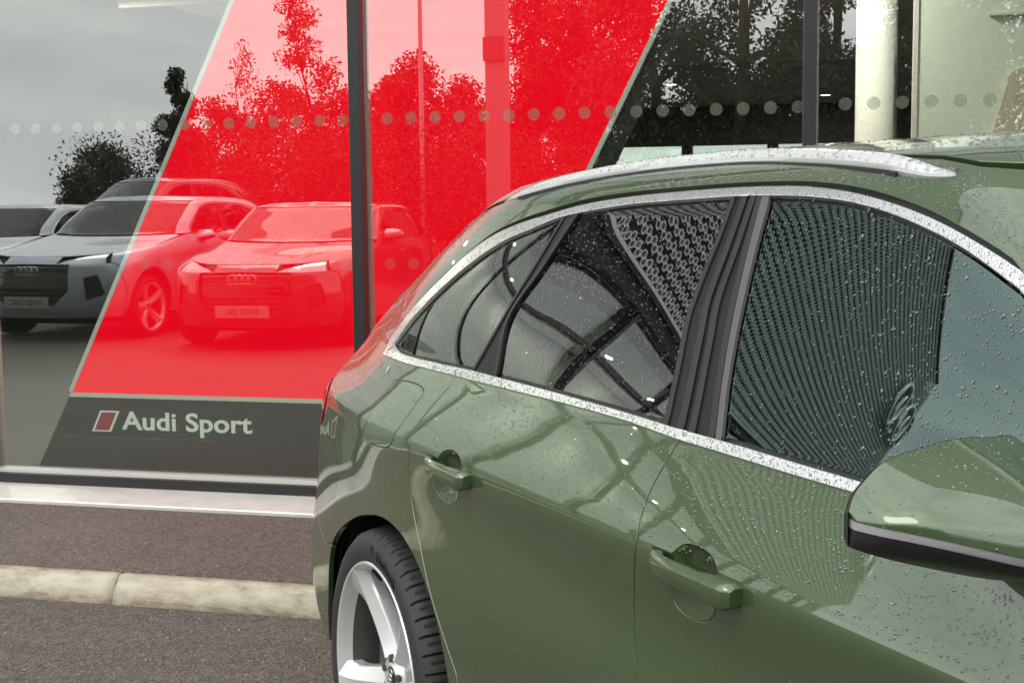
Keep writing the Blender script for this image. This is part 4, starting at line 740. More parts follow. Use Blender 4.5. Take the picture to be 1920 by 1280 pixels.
def panel_data(sk, poly, holes=(), sp=.03, gap=.0022, depth=.012, off=0., roll=True, sym=(), crown=0.):
    """triangulated piece of the skin: vertices, normals, faces. sym: closed across the middle (no rolled edge there)"""
    SU = 1.6
    loops = []
    poly = clean(poly)
    if area(poly) < 0: poly = poly[::-1]
    loops.append(poly)
    for h in holes:
        h = clean(h)
        if area(h) > 0: h = h[::-1]
        loops.append(h)
    V2 = []; E = []; L = []
    for lp in loops:
        n0 = len(V2); V2 += [(p[0] * SU, p[1]) for p in lp]; ids = list(range(n0, n0 + len(lp))); L.append(ids)
        E += [(ids[i], ids[(i + 1) % len(ids)]) for i in range(len(ids))]
    A = np.array(V2); mn = A.min(0); mx = A.max(0)
    gx, gy = np.meshgrid(np.arange(mn[0] + sp / 2, mx[0], sp), np.arange(mn[1] + sp / 2, mx[1], sp * .8)); gx[1::2] += sp / 2
    G = np.stack([gx.ravel(), gy.ravel()], -1)
    k = inside(G, [(p[0] * SU, p[1]) for p in loops[0]])
    for h in loops[1:]: k &= ~inside(G, [(p[0] * SU, p[1]) for p in h])
    G = G[k]
    if len(G):
        d2 = np.full(len(G), 9.)
        for i in range(0, len(A), 200): d2 = np.minimum(d2, ((G[:, None] - A[None, i:i + 200]) ** 2).sum(-1).min(1))
        G = G[d2 > (sp * .45) ** 2]
    allv = [Vector(p) for p in V2] + [Vector((float(a), float(b))) for a, b in G]
    vo, eo, fo, ov, oe, of = delaunay_2d_cdt(allv, E, [], 0, 1e-7)
    vo = np.array([tuple(q) for q in vo]); fo = np.array([f for f in fo if len(f) == 3])
    cen = vo[fo].mean(1)
    k = inside(cen, [(p[0] * SU, p[1]) for p in loops[0]])
    for h in loops[1:]: k &= ~inside(cen, [(p[0] * SU, p[1]) for p in h])
    fo = fo[k]
    inv = {}
    for i, lst in enumerate(ov):
        for q in lst: inv[q] = i
    u = np.clip(vo[:, 0] / SU, 0, 3); v = np.clip(vo[:, 1], 0, sk.vmax)
    P = sk(u, v); N = outward(sk, u, v)
    P = P + N * off
    if crown: N = N + np.array([0, 0, crown]); N /= np.linalg.norm(N, axis=1, keepdims=True)
    # face orientation
    fn = np.cross(P[fo[:, 1]] - P[fo[:, 0]], P[fo[:, 2]] - P[fo[:, 0]])
    flip = (fn * N[fo[:, 0]]).sum(1) < 0; fo[flip] = fo[flip][:, ::-1]
    F = [tuple(map(int, f)) for f in fo]; Vs = [P]; Ns = [N]; nv = len(P)
    P0 = P.copy()
    if roll:
        for ids in L:
            r = [inv.get(i, None) for i in ids]; r = [q for q in r if q is not None]
            n = len(r); B = P0[r]; nb = N[r]
            tg = np.roll(B, -1, 0) - np.roll(B, 1, 0); tg /= np.maximum(np.linalg.norm(tg, axis=1, keepdims=True), 1e-9)
            out = np.cross(tg, nb); out /= np.maximum(np.linalg.norm(out, axis=1, keepdims=True), 1e-9)
            # orient outward using uv winding (outer loop CCW in uv)
            cu = np.array([vo[q] for q in r]); t2 = np.roll(cu, -1, 0) - np.roll(cu, 1, 0); o2 = np.stack([t2[:, 1], -t2[:, 0]], -1)
            e = 2e-4; q2 = cu + o2 / np.maximum(np.linalg.norm(o2, axis=1, keepdims=True), 1e-9) * e
            D_ = sk(np.clip(q2[:, 0] / SU, 0, 3), np.clip(q2[:, 1], 0, sk.vmax)) - sk(np.clip(cu[:, 0] / SU, 0, 3), np.clip(cu[:, 1], 0, sk.vmax))
            s = np.sign((out * D_).sum(1)); s[s == 0] = 1; out *= s[:, None]
            keep = np.ones(n)
            if sym:
                for q in range(n):
                    if abs(B[q][1]) < 1e-4: keep[q] = 0
            P[r] = B - out * gap * keep[:, None]
            B = P[r]; rr = .0016
            rings = [(B, nb)] + [(B + out * rr * .7 - nb * rr * .3, (nb + out) / 1.414), (B + out * rr - nb * rr, out), (B + out * rr - nb * depth, out)]
            base = nv
            for q, (pp, nn) in enumerate(rings[1:]): Vs.append(pp); Ns.append(nn)
            idx = [r] + [list(range(base + q * n, base + (q + 1) * n)) for q in range(3)]; nv += 3 * n
            for q in range(3):
                for i in range(n):
                    j = (i + 1) % n
                    if keep[i] == 0 and keep[j] == 0: continue
                    F.append((idx[q][i], idx[q + 1][i], idx[q + 1][j], idx[q][j]))
    Vs[0] = P
    return np.concatenate(Vs), np.concatenate(Ns), F
def panel_mesh(name, V, N, F, m, side=1, both=False):
    """side 1 = right (as modelled), -1 = mirrored to the left"""
    Vl, Nl, Fl = [], [], []
    sides = (1, -1) if both else (side,)
    n = 0
    for s in sides:
        k = np.array([1, s, 1.]); Vl.append(V * k); Nl.append(N * k)
        Fl += [tuple(i + n for i in (f if s > 0 else f[::-1])) for f in F]; n += len(V)
    V2 = np.concatenate(Vl); N2 = np.concatenate(Nl)
    me = mesh(name, V2, Fl, True)
    # make faces agree with the skin normals
    me.normals_split_custom_set_from_vertices([tuple(a) for a in N2])
    me.materials.append(MATS[m]); return me
def panel(name, sk, poly, m, parent, both=False, lr=False, **kw):
    V, N, F = panel_data(sk, poly, sym=both, **kw)
    o = obj(name, panel_mesh(name, V, N, F, m, 1, both), None, parent)
    if lr: obj(name, panel_mesh(name, V, N, F, m, -1), None, parent)
    return o
def inv_u(sk, x, v):
    lo, hi = 0., 3.
    for _ in range(40):
        mid = (lo + hi) / 2
        if sk(mid, v)[0][0] < x: lo = mid
        else: hi = mid
    return lo

# ------------------------------------------------------------------ wheel
def revolve(prof, n, name, m, parent, groove=None, closed=False):
    """profile (r, y) about the axle (y)"""
    V = []; F = []; k = len(prof)
    for i in range(n):
        a = 2 * math.pi * i / n
        for q, (r, y) in enumerate(prof):
            rr = r - (groove(i, q) if groove else 0); V.append((rr * math.cos(a), y, rr * math.sin(a)))
    for i in range(n):
        j = (i + 1) % n
        for q in range(k - 1 if not closed else k):
            F.append((i * k + q, i * k + (q + 1) % k, j * k + (q + 1) % k, j * k + q))
    o = obj(name, mesh(name, V, F, True), m, parent)
    try: o.data.set_sharp_from_angle(angle=R(38))
    except Exception: pass
    return o
def make_wheel(parent, name, loc, flip, detail=True, spin=0., camber=0.):
    w = empty(name, loc); w.parent = parent; w.rotation_euler = (camber, 0, math.pi if flip else 0)
    # local: outer face towards -y, flange plane y = 0
    if detail:
        tp = [(.243, .012), (.250, .004), (.258, .0015), (.270, -.002), (.285, -.003), (.298, -.001), (.306, .003), (.307, .0045), (.313, .010), (.319, .016), (.3235, .032), (.3255, .045), (.3275, .060), (.3278, .085), (.320, .086), (.320, .094), (.328, .095), (.3285, .128), (.3205, .129), (.3205, .137), (.3282, .138), (.327, .165), (.322, .195), (.305, .222), (.25, .215)]
        gr = lambda i, q: (.0065 if (i % 11 == 0 and 8 <= q <= 13) else (.0035 if (i % 11 in (5, 6) and q in (10, 11)) else (.006 if (i % 8 == 0 and 16 <= q <= 21) else 0)))
        ty = revolve(tp, 594, 'tyre', 'rubber', w, gr)
        # raised maker's name on the sidewall
        me = text_mesh('Hankook', .0275, .0012, 0, 1.04); xs_ = [v.co.x for v in me.vertices]; wd = max(xs_)
        for v in me.vertices:
            a = R(84) - (v.co.x * 1.12 / .284); r = .2725 + v.co.y * 1.02
            yy = np.interp(r, [.258, .270, .285, .298, .306], [.0015, -.002, -.003, -.001, .003]) - .0012 - v.co.z
            v.co = (r * math.cos(a), yy, r * math.sin(a))
        obj('tyre_lettering', me, 'rubber_mark', ty)
        mk = MB()
        for k in range(3):
            a = R(88.5 + k * 1.6); b = R(87.6 + k * 1.6)
            pr = [(.279 + .003 * k, a), (.297, a + R(1.0)), (.295, b + R(1.0)), (.281 + .003 * k, b)]
            mk.add([(r * math.cos(t), np.interp(r, [.258, .270, .285, .298], [.0015, -.002, -.003, -.001]) - .0016, r * math.sin(t)) for r, t in pr], [(0, 1, 2, 3)])
        mk.build('tyre_emblem', 'rubber_mark', ty)
    else:
        tp = [(.243, .012), (.258, -.004), (.285, -.011), (.31, .0), (.3255, .045), (.328, .1), (.327, .165), (.305, .222), (.25, .215)]
        ty = revolve(tp, 48, 'tyre', 'rubber', w)
    n = 96 if detail else 40
    rim = empty('rim'); rim.parent = w
    revolve([(.2425, .02), (.2545, .0035), (.2560, .000), (.2545, -.0022), (.2500, -.002), (.2455, .004), (.2420, .014), (.2350, .03)], n, 'rim_lip', 'wheel_alu', rim)
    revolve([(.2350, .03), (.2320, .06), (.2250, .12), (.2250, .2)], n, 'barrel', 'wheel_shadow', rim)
    revolve([(.2245, .135), (.03, .135)], n, 'brake_shield', 'inner_black', w)  # black disc added so the openings between spokes look shaded
    sp = MB()
    def spoke(a0):
        ns = 12; rows = []
        for i in range(ns + 1):
            t = i / ns; r = .050 + t * (.2465 - .050)
            hw = .029 + .016 * t ** 1.3 + (.020 * max(0, (t - .72) / .28) ** 2)
            y = .050 - .040 * t ** 1.5 - (.006 * max(0, (t - .9) / .1))
            rid = -.40 + .62 * (1 - t)                       # ridge wanders across the blade
            sec = [(-hw, y + .036), (-hw, y + .012), (-hw * .93, y + .006), (hw * rid, y - .012 * (1 - t * .5)), (hw * rid + .004, y - .011 * (1 - t * .5)), (hw * .93, y + .009), (hw, y + .014), (hw, y + .038)]
            rows.append([(r, s, yy) for s, yy in sec])
        V = [(r * math.cos(a0) - s * math.sin(a0), yy, r * math.sin(a0) + s * math.cos(a0)) for row in rows for (r, s, yy) in row]
        k = 8; F = [(i * k + q, i * k + q + 1, (i + 1) * k + q + 1, (i + 1) * k + q) for i in range(ns) for q in range(k - 1)] + [(i * k + k - 1, i * k, (i + 1) * k, (i + 1) * k + k - 1) for i in range(ns)]
        return V, F
    for k in range(5):
        v, f_ = spoke(R(56) + spin + 2 * math.pi / 5 * k)
        o = MB().add(v, f_).build('spoke', 'wheel_alu', rim, True)
        try: o.data.set_sharp_from_angle(angle=R(24))
        except Exception: pass
    revolve([(.0, .040), (.030, .040), (.034, .043), (.046, .040), (.062, .050), (.066, .075), (.060, .12)], 48 if detail else 20, 'hub', 'wheel_alu', rim)
    cap = revolve([(.0005, .0375), (.024, .0375), (.0285, .0395), (.0295, .042)], 40, 'hub_cap', 'gloss_black', rim)
    for k in range(4):
        v, f_ = torus(.0078, .0011, 24, 6); t = MB().add(v, f_).build('cap_ring', 'chrome_sign', cap, True); a = R(70) + spin
        t.location = ((k - 1.5) * .0112 * math.cos(a), .0365, (k - 1.5) * .0112 * math.sin(a))
    if detail:
        for k in range(5):
            a = R(56 + 36) + spin + 2 * math.pi / 5 * k
            MB().tube([(.046 * math.cos(a), .036, .046 * math.sin(a)), (.046 * math.cos(a), .06, .046 * math.sin(a))], .0085, 6).build('wheel_bolt', 'wheel_shadow', rim)
        revolve([(.06, .10), (.165, .10), (.165, .125), (.06, .125)], 64, 'brake_disc', 'brake_disc', w)
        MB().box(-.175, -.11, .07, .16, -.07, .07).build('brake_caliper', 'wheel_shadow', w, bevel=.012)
        MB().tube([(.238 * math.cos(R(99)), .012, .238 * math.sin(R(99))), (.212 * math.cos(R(99)), .03, .212 * math.sin(R(99)))], [.004, .0032], 8).build('valve', 'rubber_mark', w)
    return w

# ------------------------------------------------------------------ the car (used for the green estate and, plainer, for the parked cars)
def off(pts, dv): return [(a, b + dv) for a, b in pts]
FRONT_TOP_EXT, FRONT_IN_EXT, FRONT_BOT_EXT, FRONT_BOTI_EXT = BK['front_top_ext'], BK['front_in_ext'], BK['front_bot_ext'], BK['front_boti_ext']
END_O, END_I = FRONT_TOP_EXT[-1], FRONT_IN_EXT[-1]
def make_car(name, D_, loc, rz, mats, detail=True, zs=1.0):
    sk = Shell(D_)
    car = empty(name, loc, rz)
    sp = .026 if detail else .075; st = .011 if detail else .04
    pm = mats['paint']; K = dict(sp=sp)
    co_t = cr(BK['chrome_out_top'] + FRONT_TOP_EXT, st); ci_t = cr(BK['chrome_in_top'] + FRONT_IN_EXT, st)
    co_b = cr(BK['chrome_out_bot'] + FRONT_BOT_EXT + [END_O], st); ci_b = cr(BK['chrome_in_bot'][1:] + FRONT_BOTI_EXT + [END_I], st)
    ci_b = [BK['chrome_in_bot'][0]] + ci_b
    cut_r = cr(BK['cut_rear'][2:] + [(1.322, .18), (1.327, .03)], st); cut_b = cr(BK['cut_b'] + [(1.485, .3), (1.487, .03)], st)
    cut_f = cr([(END_O[0] + .012, END_O[1] - .004), (1.93, .795), (1.815, .745), (1.755, .66), (1.738, .5), (1.735, .3), (1.735, .03)], st * 2)
    def part_between(path, a, b):
        """portion of a path from the vertex nearest a to the vertex nearest b"""
        def near(q): return min(range(len(path)), key=lambda i: (1.6 * (path[i][0] - q[0])) ** 2 + (path[i][1] - q[1]) ** 2)
        i, j = near(a), near(b); return path[i:j + 1] if i <= j else path[j:i + 1][::-1]
    arch = cr(BK['arch'], st) + lin([BK['arch'][-1], (1.303, .16), (1.305, .03)], .03)
    seam = cr([(1.0693, .333), (1.0411, .318), (1.0202, .3367), (.9998, .3689), (.985, .47), (.9727, .5727)], st)
    seal_t = off(co_t, .012)
    seamline = cr([(.60, 1.165), (.95, 1.178), (1.15, 1.20), (1.3156, 1.2295), (1.39, 1.25), (1.49, 1.285), (1.61, 1.314), (1.77, 1.324), (1.88, 1.308), (2.0, 1.281), (2.11, 1.262)], st)
    tail_top = (.9505, .6912); T_ = [(.9505, .6912), (.99, .6867), (1.0039, .6676), (.9992, .6133), (.9727, .5727)]
    # arch for the front wheel
    fa = []
    for k in range(41):
        a = math.pi * (1.06 - 1.12 * k / 40); x = 2.82 + .37 * math.cos(a); z = .33 + .37 * math.sin(a); fa.append((x, max(z - .2, .03)))
    def v_of_z(z): return float(np.interp(z, [.2, .32, .5, .66, .78, .868], [0, .12, .30, .46, .58, .669]))
    farch = [(inv_u(sk, x, v_of_z(z0 + .2)), v_of_z(z0 + .2)) for x, z0 in fa]
    body = {}
    # side frame: quarter panel, C pillar, roof side and A pillar in one pressing
    i0 = min(range(len(arch)), key=lambda i: abs(arch[i][0] - 1.0693) + abs(arch[i][1] - .333))
    q = arch[i0:] + [(1.322, .03)] + cut_r[::-1] + part_between(co_b, BK['a_cb'][0], BK['chrome_out_bot'][0])
    q += [(BK['chrome_out_bot'][0][0] - .006, BK['chrome_out_bot'][0][1] + .006)] + seal_t[2:] + lin([(END_O[0] + .03, END_O[1] + .012), (2.30, .862), (2.33, .95), (2.33, 1.05), (2.33, 1.15), (2.31, 1.22), (2.27, 1.252), seamline[-1]], .03)[0:] + seamline[::-1] + lin([(.60, 1.165), (.60, .70), (.9505, .70)], .04) + [(.995, .692), (1.011, .668), (1.006, .61), (.9727, .5727)] + seam[::-1][1:]
    qp = panel('side_panel', sk, q, pm, car, lr=True, holes=[cr(BK['flap'] + BK['flap'][:1], st)] if detail else (), **K)
    if detail:
        panel('fuel_flap', sk, cr(BK['flap'] + BK['flap'][:1], st), pm, car, gap=.002, **K)
    # doors
    rd_ = cut_r + [(1.40, .03)] + cut_b[::-1] + part_between(co_b, BK['cut_b'][0], BK['a_cb'][0])
    fd_ = cut_b + [(1.61, .03)] + cut_f[::-1] + part_between(co_b, END_O, BK['cut_b'][0])
    cup_r = cr(BK['cup_r'] + BK['cup_r'][:1], .006); cup_f = cr(BK['cup_f'] + BK['cup_f'][:1], .006)
    rdo = panel('rear_door', sk, rd_, pm, car, lr=True, holes=[cup_r] if detail else (), **K)
    fdo = panel('front_door', sk, fd_, pm, car, lr=True, holes=[cup_f] if detail else (), **K)
    # front end
    hood_lo = [(2.10, .752), (2.3, .735), (2.6, .715), (3.0, .705)]
    ff = cut_f[::-1] + [(END_O[0] + .04, END_O[1])] + [(2.10, .752)] + lin(hood_lo[:2] + [(2.42, .727)], .04)[1:] + lin([(2.36, .60), (2.28, .555), (inv_u(sk, 3.22, .30), .30), (inv_u(sk, 3.2, .03), .03)], .05) + [p for p in farch[::-1] if p[1] > .03] + [(inv_u(sk, 2.46, .03), .03), (1.8, .03)]
    panel('front_wing', sk, ff, pm, car, lr=True, **K)
    panel('bonnet', sk, lin(hood_lo, .05) + lin([(3, .852), (2.6, .853), (2.3, .85), (2.16, .836)], .05) + [(2.115, .77)], pm, car, both=True, **K)
    hl = [(2.43, .722), (2.55, .712), (2.74, .66), (2.80, .625), (2.6, .60), (2.40, .60)]
    panel('headlight', sk, lin(hl + hl[:1], .03), 'lamp_clear', car, lr=True, off=-.003, **K)
    gr_ = [(2.70, .60), (3.0, .62), (3.0, .16), (2.82, .16), (2.70, .30)]
    gi = [(2.40, .26), (2.46, .45), (2.58, .42), (2.56, .20)]
    fb = lin([(inv_u(sk, 3.21, .03), .03), (3, .03), (3, .155)], .05) + lin(gr_[3:] + gr_[:1], .04)[0:] + lin([(2.70, .60), (3.0, .625), (3.0, .70), (2.80, .706), (2.81, .622), (2.6, .594), (2.37, .592), (2.285, .55), (inv_u(sk, 3.23, .30), .30)], .05)
    panel('front_bumper', sk, fb, pm, car, both=True, holes=[lin(gi + gi[:1], .04)], **K)
    panel('grille', sk, lin(gr_, .04), 'gloss_black', car, both=True, off=-.02, **K)
    if not detail:
        pg = sk(3.0, .50)[0]
        gb = empty('grille_emblem', (pg[0] - .012, 0, pg[2])); gb.parent = car
        for k in range(4):
            v, f_ = torus(.042, .006, 24, 6); t_ = MB().add(v, f_).build('emblem_ring', 'chrome_sign', gb, True); t_.rotation_euler = (0, 0, R(90)); t_.location = (0, (k - 1.5) * .062, 0)
        for k in range(7):
            zz = .18 + k * .05; q0 = sk(2.78, zz)[0]; q1 = sk(3.0, zz)[0]; q2 = sk(2.9, zz)[0]
            MB().tube([(q0[0] - .014, q0[1], q0[2]), (q2[0] - .012, q2[1], q2[2]), (q1[0] - .012, 0, q1[2]), (q2[0] - .012, -q2[1], q2[2]), (q0[0] - .014, -q0[1], q0[2])], .006, 6).build('grille_bar', 'plastic_grey', car)
    panel('air_intake', sk, lin(gi + gi[:1], .04), 'plastic_black', car, lr=True, off=-.02, **K)
    # rear end
    tw = [(0, .86), (.46, .865), (.52, .90), (.53, 1.0), (.50, 1.10), (.45, 1.13), (0, 1.14)]
    tg = lin([(0, .556), (.594, .562), (.594, .70), (.594, 1.16), (.3, 1.175), (0, 1.18)], .05) + lin([(0, 1.145), (.46, 1.136), (.51, 1.104), (.54, 1.0), (.53, .895), (.465, .858), (0, .853)], .05)
    panel('tailgate', sk, tg, pm, car, both=True, **K)
    panel('rear_window', sk, lin(tw, .04), 'glass_privacy', car, both=True, off=-.004, **K)
    panel('tail_light', sk, lin([(.60, .572), (.9727, .579)], .03) + [(.9992, .6133), (1.0039, .6676), (.985, .686), (.9505, .6912)] + lin([(.93, .692), (.60, .692)], .03), 'lamp_red', car, lr=True, off=.001, **K)
    rb = lin([(0, .03), (1.0, .03)], .04) + arch[:i0 + 1] + seam[1:] + lin([(.9727, .5705), (.6, .56), (0, .55)], .04)
    panel('rear_bumper', sk, rb, pm, car, both=True, **K)
    # roof
    rf = lin([(0, 1.195), (.3, 1.19), (.60, 1.180)], .05) + off(seamline, .010)[1:] + lin([(2.2, 1.268), (2.5, 1.274), (3, 1.28)], .04)[0:] + [(3, sk.vmax - .001)] + lin([(2.9, sk.vmax - .0005), (.1, sk.vmax - .0005)], .1) + [(0, sk.vmax - .001)]
    panel('roof', sk, rf, pm, car, both=True, sp=sp * 1.3)
    ws = lin([(2.315, .872), (2.6, .870), (3.0, .868), (3.0, 1.27), (2.6, 1.264), (2.30, 1.256), (2.325, 1.225), (2.345, 1.15), (2.345, 1.05), (2.345, .95), (2.315, .872)], .04)
    panel('windscreen', sk, ws, 'glass_screen', car, both=True, off=-.003, **K)
    # black rubber seal all round the side windows
    ring = seal_t + [(END_O[0] + .03, END_O[1])] + off(part_between(co_b, END_O, BK['chrome_out_bot'][0]), .001)
    hole = off(ci_t, -.010)[2:-1] + off(part_between(ci_b, END_I, BK['chrome_in_bot'][0]), .007)[:-2]
    panel('window_seal', sk, [(a, b + .010) for a, b in seal_t] + [(END_O[0] + .025, END_O[1] - .003)] + off(part_between(co_b, END_O, BK['chrome_out_bot'][0]), -.004) + [(1.125, .81)], 'seal_black', car, lr=True, holes=[hole], off=-.0075, roll=False, sp=sp * 1.5)
    # bright window trim in six lengths
    tm = mats.get('trim', 'trim_alu')
    Ct, Bt = BK['a_ct'][0], BK['a_bt'][0]; Ci, Bi = BK['a_ci'][0], BK['a_bi'][0]; Cb, Bb = BK['a_cb'][0], BK['a_bb'][0]; Cbi, Bbi = BK['a_cbi'][0], BK['a_bbi'][0]
    end_o, end_i = END_O, END_I
    segs = [(part_between(co_t, co_t[0], Ct), part_between(ci_t, ci_t[0], Ci)), (part_between(co_t, Ct, Bt), part_between(ci_t, Ci, Bi)), (part_between(co_t, Bt, end_o), part_between(ci_t, Bi, end_i)),
            (part_between(co_b, co_b[0], Cb), part_between(ci_b, ci_b[0], Cbi)), (part_between(co_b, Cb, Bb), part_between(ci_b, Cbi, Bbi)),
            (part_between(co_b, Bb, END_O), part_between(ci_b, Bbi, END_I))]
    for a, b in segs: panel('window_trim', sk, a + b[::-1], tm, car, lr=True, off=.003, gap=.0009, sp=.012 if detail else .05, depth=.008, crown=.22)
    # glass
    gz = dict(off=-.005, gap=.0065, depth=.004, **K)
    qg = part_between(ci_t, ci_t[0], BK['quarter_glass_r'][0]) + lin(BK['quarter_glass_r'], .02)[1:-1] + part_between(ci_b, BK['quarter_glass_r'][-1], ci_b[0])[:-1]
    rg = cr(BK['reardoor_glass_l'], st)[::-1] + part_between(ci_t, BK['reardoor_glass_l'][0], BK['reardoor_glass_r'][0])[1:-1] + cr(BK['reardoor_glass_r'], st) + part_between(ci_b, BK['reardoor_glass_r'][-1], BK['reardoor_glass_l'][-1])[1:-1]
    fg = cr(BK['front_strip_r'], st)[::-1] + part_between(ci_t, BK['front_strip_r'][0], end_i)[1:] + part_between(ci_b, END_I, BK['front_strip_r'][-1])[:-1]
    panel('rear_quarter_glass', sk, qg, mats['rear_glass'], car, lr=True, **gz)
    panel('rear_door_glass', sk, rg, mats['rear_glass'], car, lr=True, **gz)
    panel('front_door_glass', sk, fg, mats['front_glass'], car, lr=True, **gz)
    pk = dict(off=-.0015, gap=.0008, depth=.006, **K)
    panel('rear_pillar_trim', sk, lin(BK['quarter_glass_r'], .02) + part_between(ci_b, BK['quarter_glass_r'][-1], BK['reardoor_glass_l'][-1])[1:-1] + cr(BK['reardoor_glass_l'], st)[::-1] + part_between(ci_t, BK['reardoor_glass_l'][0], BK['quarter_glass_r'][0])[1:-1], 'pillar_black', car, lr=True, **pk)
    panel('centre_pillar_trim', sk, cr(BK['reardoor_glass_r'], st) + part_between(ci_b, BK['reardoor_glass_r'][-1], BK['bgap'][-1])[1:-1] + cr(BK['bgap'], st)[::-1] + part_between(ci_t, BK['bgap'][0], BK['reardoor_glass_r'][0])[1:-1], 'pillar_black', car, lr=True, **pk)
    panel('centre_pillar_trim', sk, cr(BK['bgap'], st) + part_between(ci_b, BK['bgap'][-1], BK['front_strip_l'][-1])[1:-1] + cr(BK['front_strip_l'], st)[::-1] + part_between(ci_t, BK['front_strip_l'][0], BK['bgap'][0])[1:-1], 'pillar_black', car, lr=True, **pk)
    def seal_strip(path, du, w_, o_, mm, nm):
        q_ = cr(path, st); panel(nm, sk, [(a + du, b) for a, b in q_] + [(a + du + w_, b) for a, b in q_[::-1]], mm, car, lr=True, off=o_, gap=.0002, depth=.005, **K)
    if detail:
        seal_strip(BK['bgap'], -.0075, .0055, .0022, 'seal_black', 'pillar_seal'); seal_strip(BK['bgap'], .004, .005, .0018, 'seal_black', 'pillar_seal')
        seal_strip(BK['reardoor_glass_r'], .001, .004, .0015, 'seal_black', 'pillar_seal'); seal_strip(BK['reardoor_glass_l'], -.004, .0035, .0015, 'seal_black', 'pillar_seal')
        seal_strip(BK['front_strip_l'], -.006, .0045, .0012, 'seal_black', 'pillar_seal'); seal_strip(BK['quarter_glass_r'], .002, .003, .0012, 'seal_black', 'pillar_seal')
    panel('glass_channel', sk, cr(BK['front_strip_l'], st) + part_between(ci_b, BK['front_strip_l'][-1], BK['front_strip_r'][-1])[1:-1] + cr(BK['front_strip_r'], st)[::-1] + part_between(ci_t, BK['front_strip_r'][0], BK['front_strip_l'][0])[1:-1], 'plastic_grey', car, lr=True, off=.0005, gap=.0004, depth=.006, **K)
    # dark structure behind the panels so that the shut lines read black
    ai = [(1.0 + (a - 1.0), b) for a, b in arch]
    rear_hole = [p for p in arch if p[1] > .031]; rear_hole = [(rear_hole[0][0], .032)] + rear_hole + [(1.30, .032)]
    fr_hole = [p for p in farch if p[1] > .033]; fr_hole = [(fr_hole[0][0], .034)] + fr_hole + [(fr_hole[-1][0], .034)]
    body_in = lin([(0, .025), (1.02, .025)], .05) + rear_hole[1:-1] + [(1.30, .025)] + lin([(1.30, .025), (fr_hole[0][0], .025)], .05) + fr_hole[1:-1] + lin([(fr_hole[-1][0], .025), (3, .025), (3, .84), (2.1, .84), (1.9, .835), (1.1, .835), (.6, .85), (0, .85)], .06)
    panel('inner_body', sk, body_in, 'inner_black', car, both=True, off=-.028, roll=False, sp=.06)
    panel('roof_lining', sk, lin([(0, 1.17), (.6, 1.15), (1.3, 1.19), (1.5, 1.235), (1.77, 1.262), (2.0, 1.235), (2.2, 1.24), (3, 1.26), (3, sk.vmax - .001), (0, sk.vmax - .001)], .08), 'inner_black', car, both=True, off=-.028, roll=False, sp=.08)
    box('floor_pan', 'inner_black', car, -.85, 3.3, -.55, .55, .17, .22)
    for s in (-1, 1):
        for xw in (0., 2.82):
            V = []; F = []; n = 28
            for i in range(n + 1):
                a = math.pi * (1.12 - 1.24 * i / n)
                for y in (-.865, -.52): V.append((xw + .385 * math.cos(a), s * -y, .327 + .385 * math.sin(a)))
            F = [(2 * i, 2 * i + 1, 2 * i + 3, 2 * i + 2) for i in range(n)]
            k0 = len(V); V.append((xw, s * .52, .327)); F += [(2 * i + 1, k0, 2 * i + 3) for i in range(n)]
            MB().add(V, F).build('wheel_liner', 'inner_black', car)
    # wheels
    make_wheel(car, 'wheel', (0, -.912, .327 * 1.0), False, detail, 0, R(-.8))
    make_wheel(car, 'wheel', (2.82, -.905, .327), False, False, .4)
    make_wheel(car, 'wheel', (0, .912, .327), True, False, .2)
    make_wheel(car, 'wheel', (2.82, .905, .327), True, False, .9)
    # door mirrors
    for s in ((1, -1)):
        mr = empty('door_mirror', (0, 0, 0)); mr.parent = car
        S = [0, .006, .018, .036, .065, .105, .15, .19, .215, .225]
        zt = [1.060, 1.071, 1.083, 1.0955, 1.1045, 1.1105, 1.1130, 1.111, 1.102, 1.085]; zb_ = [1.029, 1.026, 1.0215, 1.0155, 1.007, .996, .986, .983, .987, .996]
        zi = [1.0525, 1.0515, 1.0495, 1.046, 1.039, 1.0285, 1.0195, 1.0145, 1.013, 1.013]
        dp = [.010, .030, .050, .070, .092, .112, .124, .124, .112, .098]; xc = [1.700, 1.698, 1.696, 1.694, 1.692, 1.691, 1.690, 1.690, 1.690, 1.690]
        ks = 48; si = .225 * np.linspace(0, 1, ks) ** 1.5
        fnc = lambda a: spl_basis(S, si) @ np.array(a)
        ZT_, ZB_, ZI_, DP_, XC_ = map(fnc, (zt, zb_, zi, dp, xc))
        def xprof(i, z):
            if z >= ZI_[i]:
                t = min(1, (z - ZI_[i]) / max(1e-5, ZT_[i] - ZI_[i])); return XC_[i] + DP_[i] * (1 - .16 * min(1, t / .3) * t - .84 * max(0, (t - .18) / .82) ** 1.75)
            t = min(1, (ZI_[i] - z) / max(1e-5, ZI_[i] - ZB_[i])); return XC_[i] + DP_[i] * (1 - .10 * t - .62 * t ** 3.0)
        def shell_band(nm, mm, lo, hi, n=14, push=0.):
            V = []
            for i in range(ks):
                a, b = lo(i), hi(i)
                for k in range(n + 1):
                    z = a + (b - a) * k / n
                    V.append((xprof(i, z) + push, -s * (1.041 - si[i] + push * .4), z))
            F = [(i * (n + 1) + k, i * (n + 1) + k + 1, (i + 1) * (n + 1) + k + 1, (i + 1) * (n + 1) + k) for i in range(ks - 1) for k in range(n)]
            if s < 0: F = [f[::-1] for f in F]
            k0 = len(V); V += [(XC_[0] - .004, -s * (1.041 - .004), V[k][2]) for k in range(n + 1)]      # close the outer tip
            F += [(k, k0 + k, k0 + k + 1, k + 1) for k in range(n)]
            return MB().add(V, F).build(nm, mm, mr, True)
        def warp(n_): return n_
        shell_band('mirror_cap', pm, lambda i: ZI_[i] + .0012, lambda i: ZT_[i], 22, .0015)
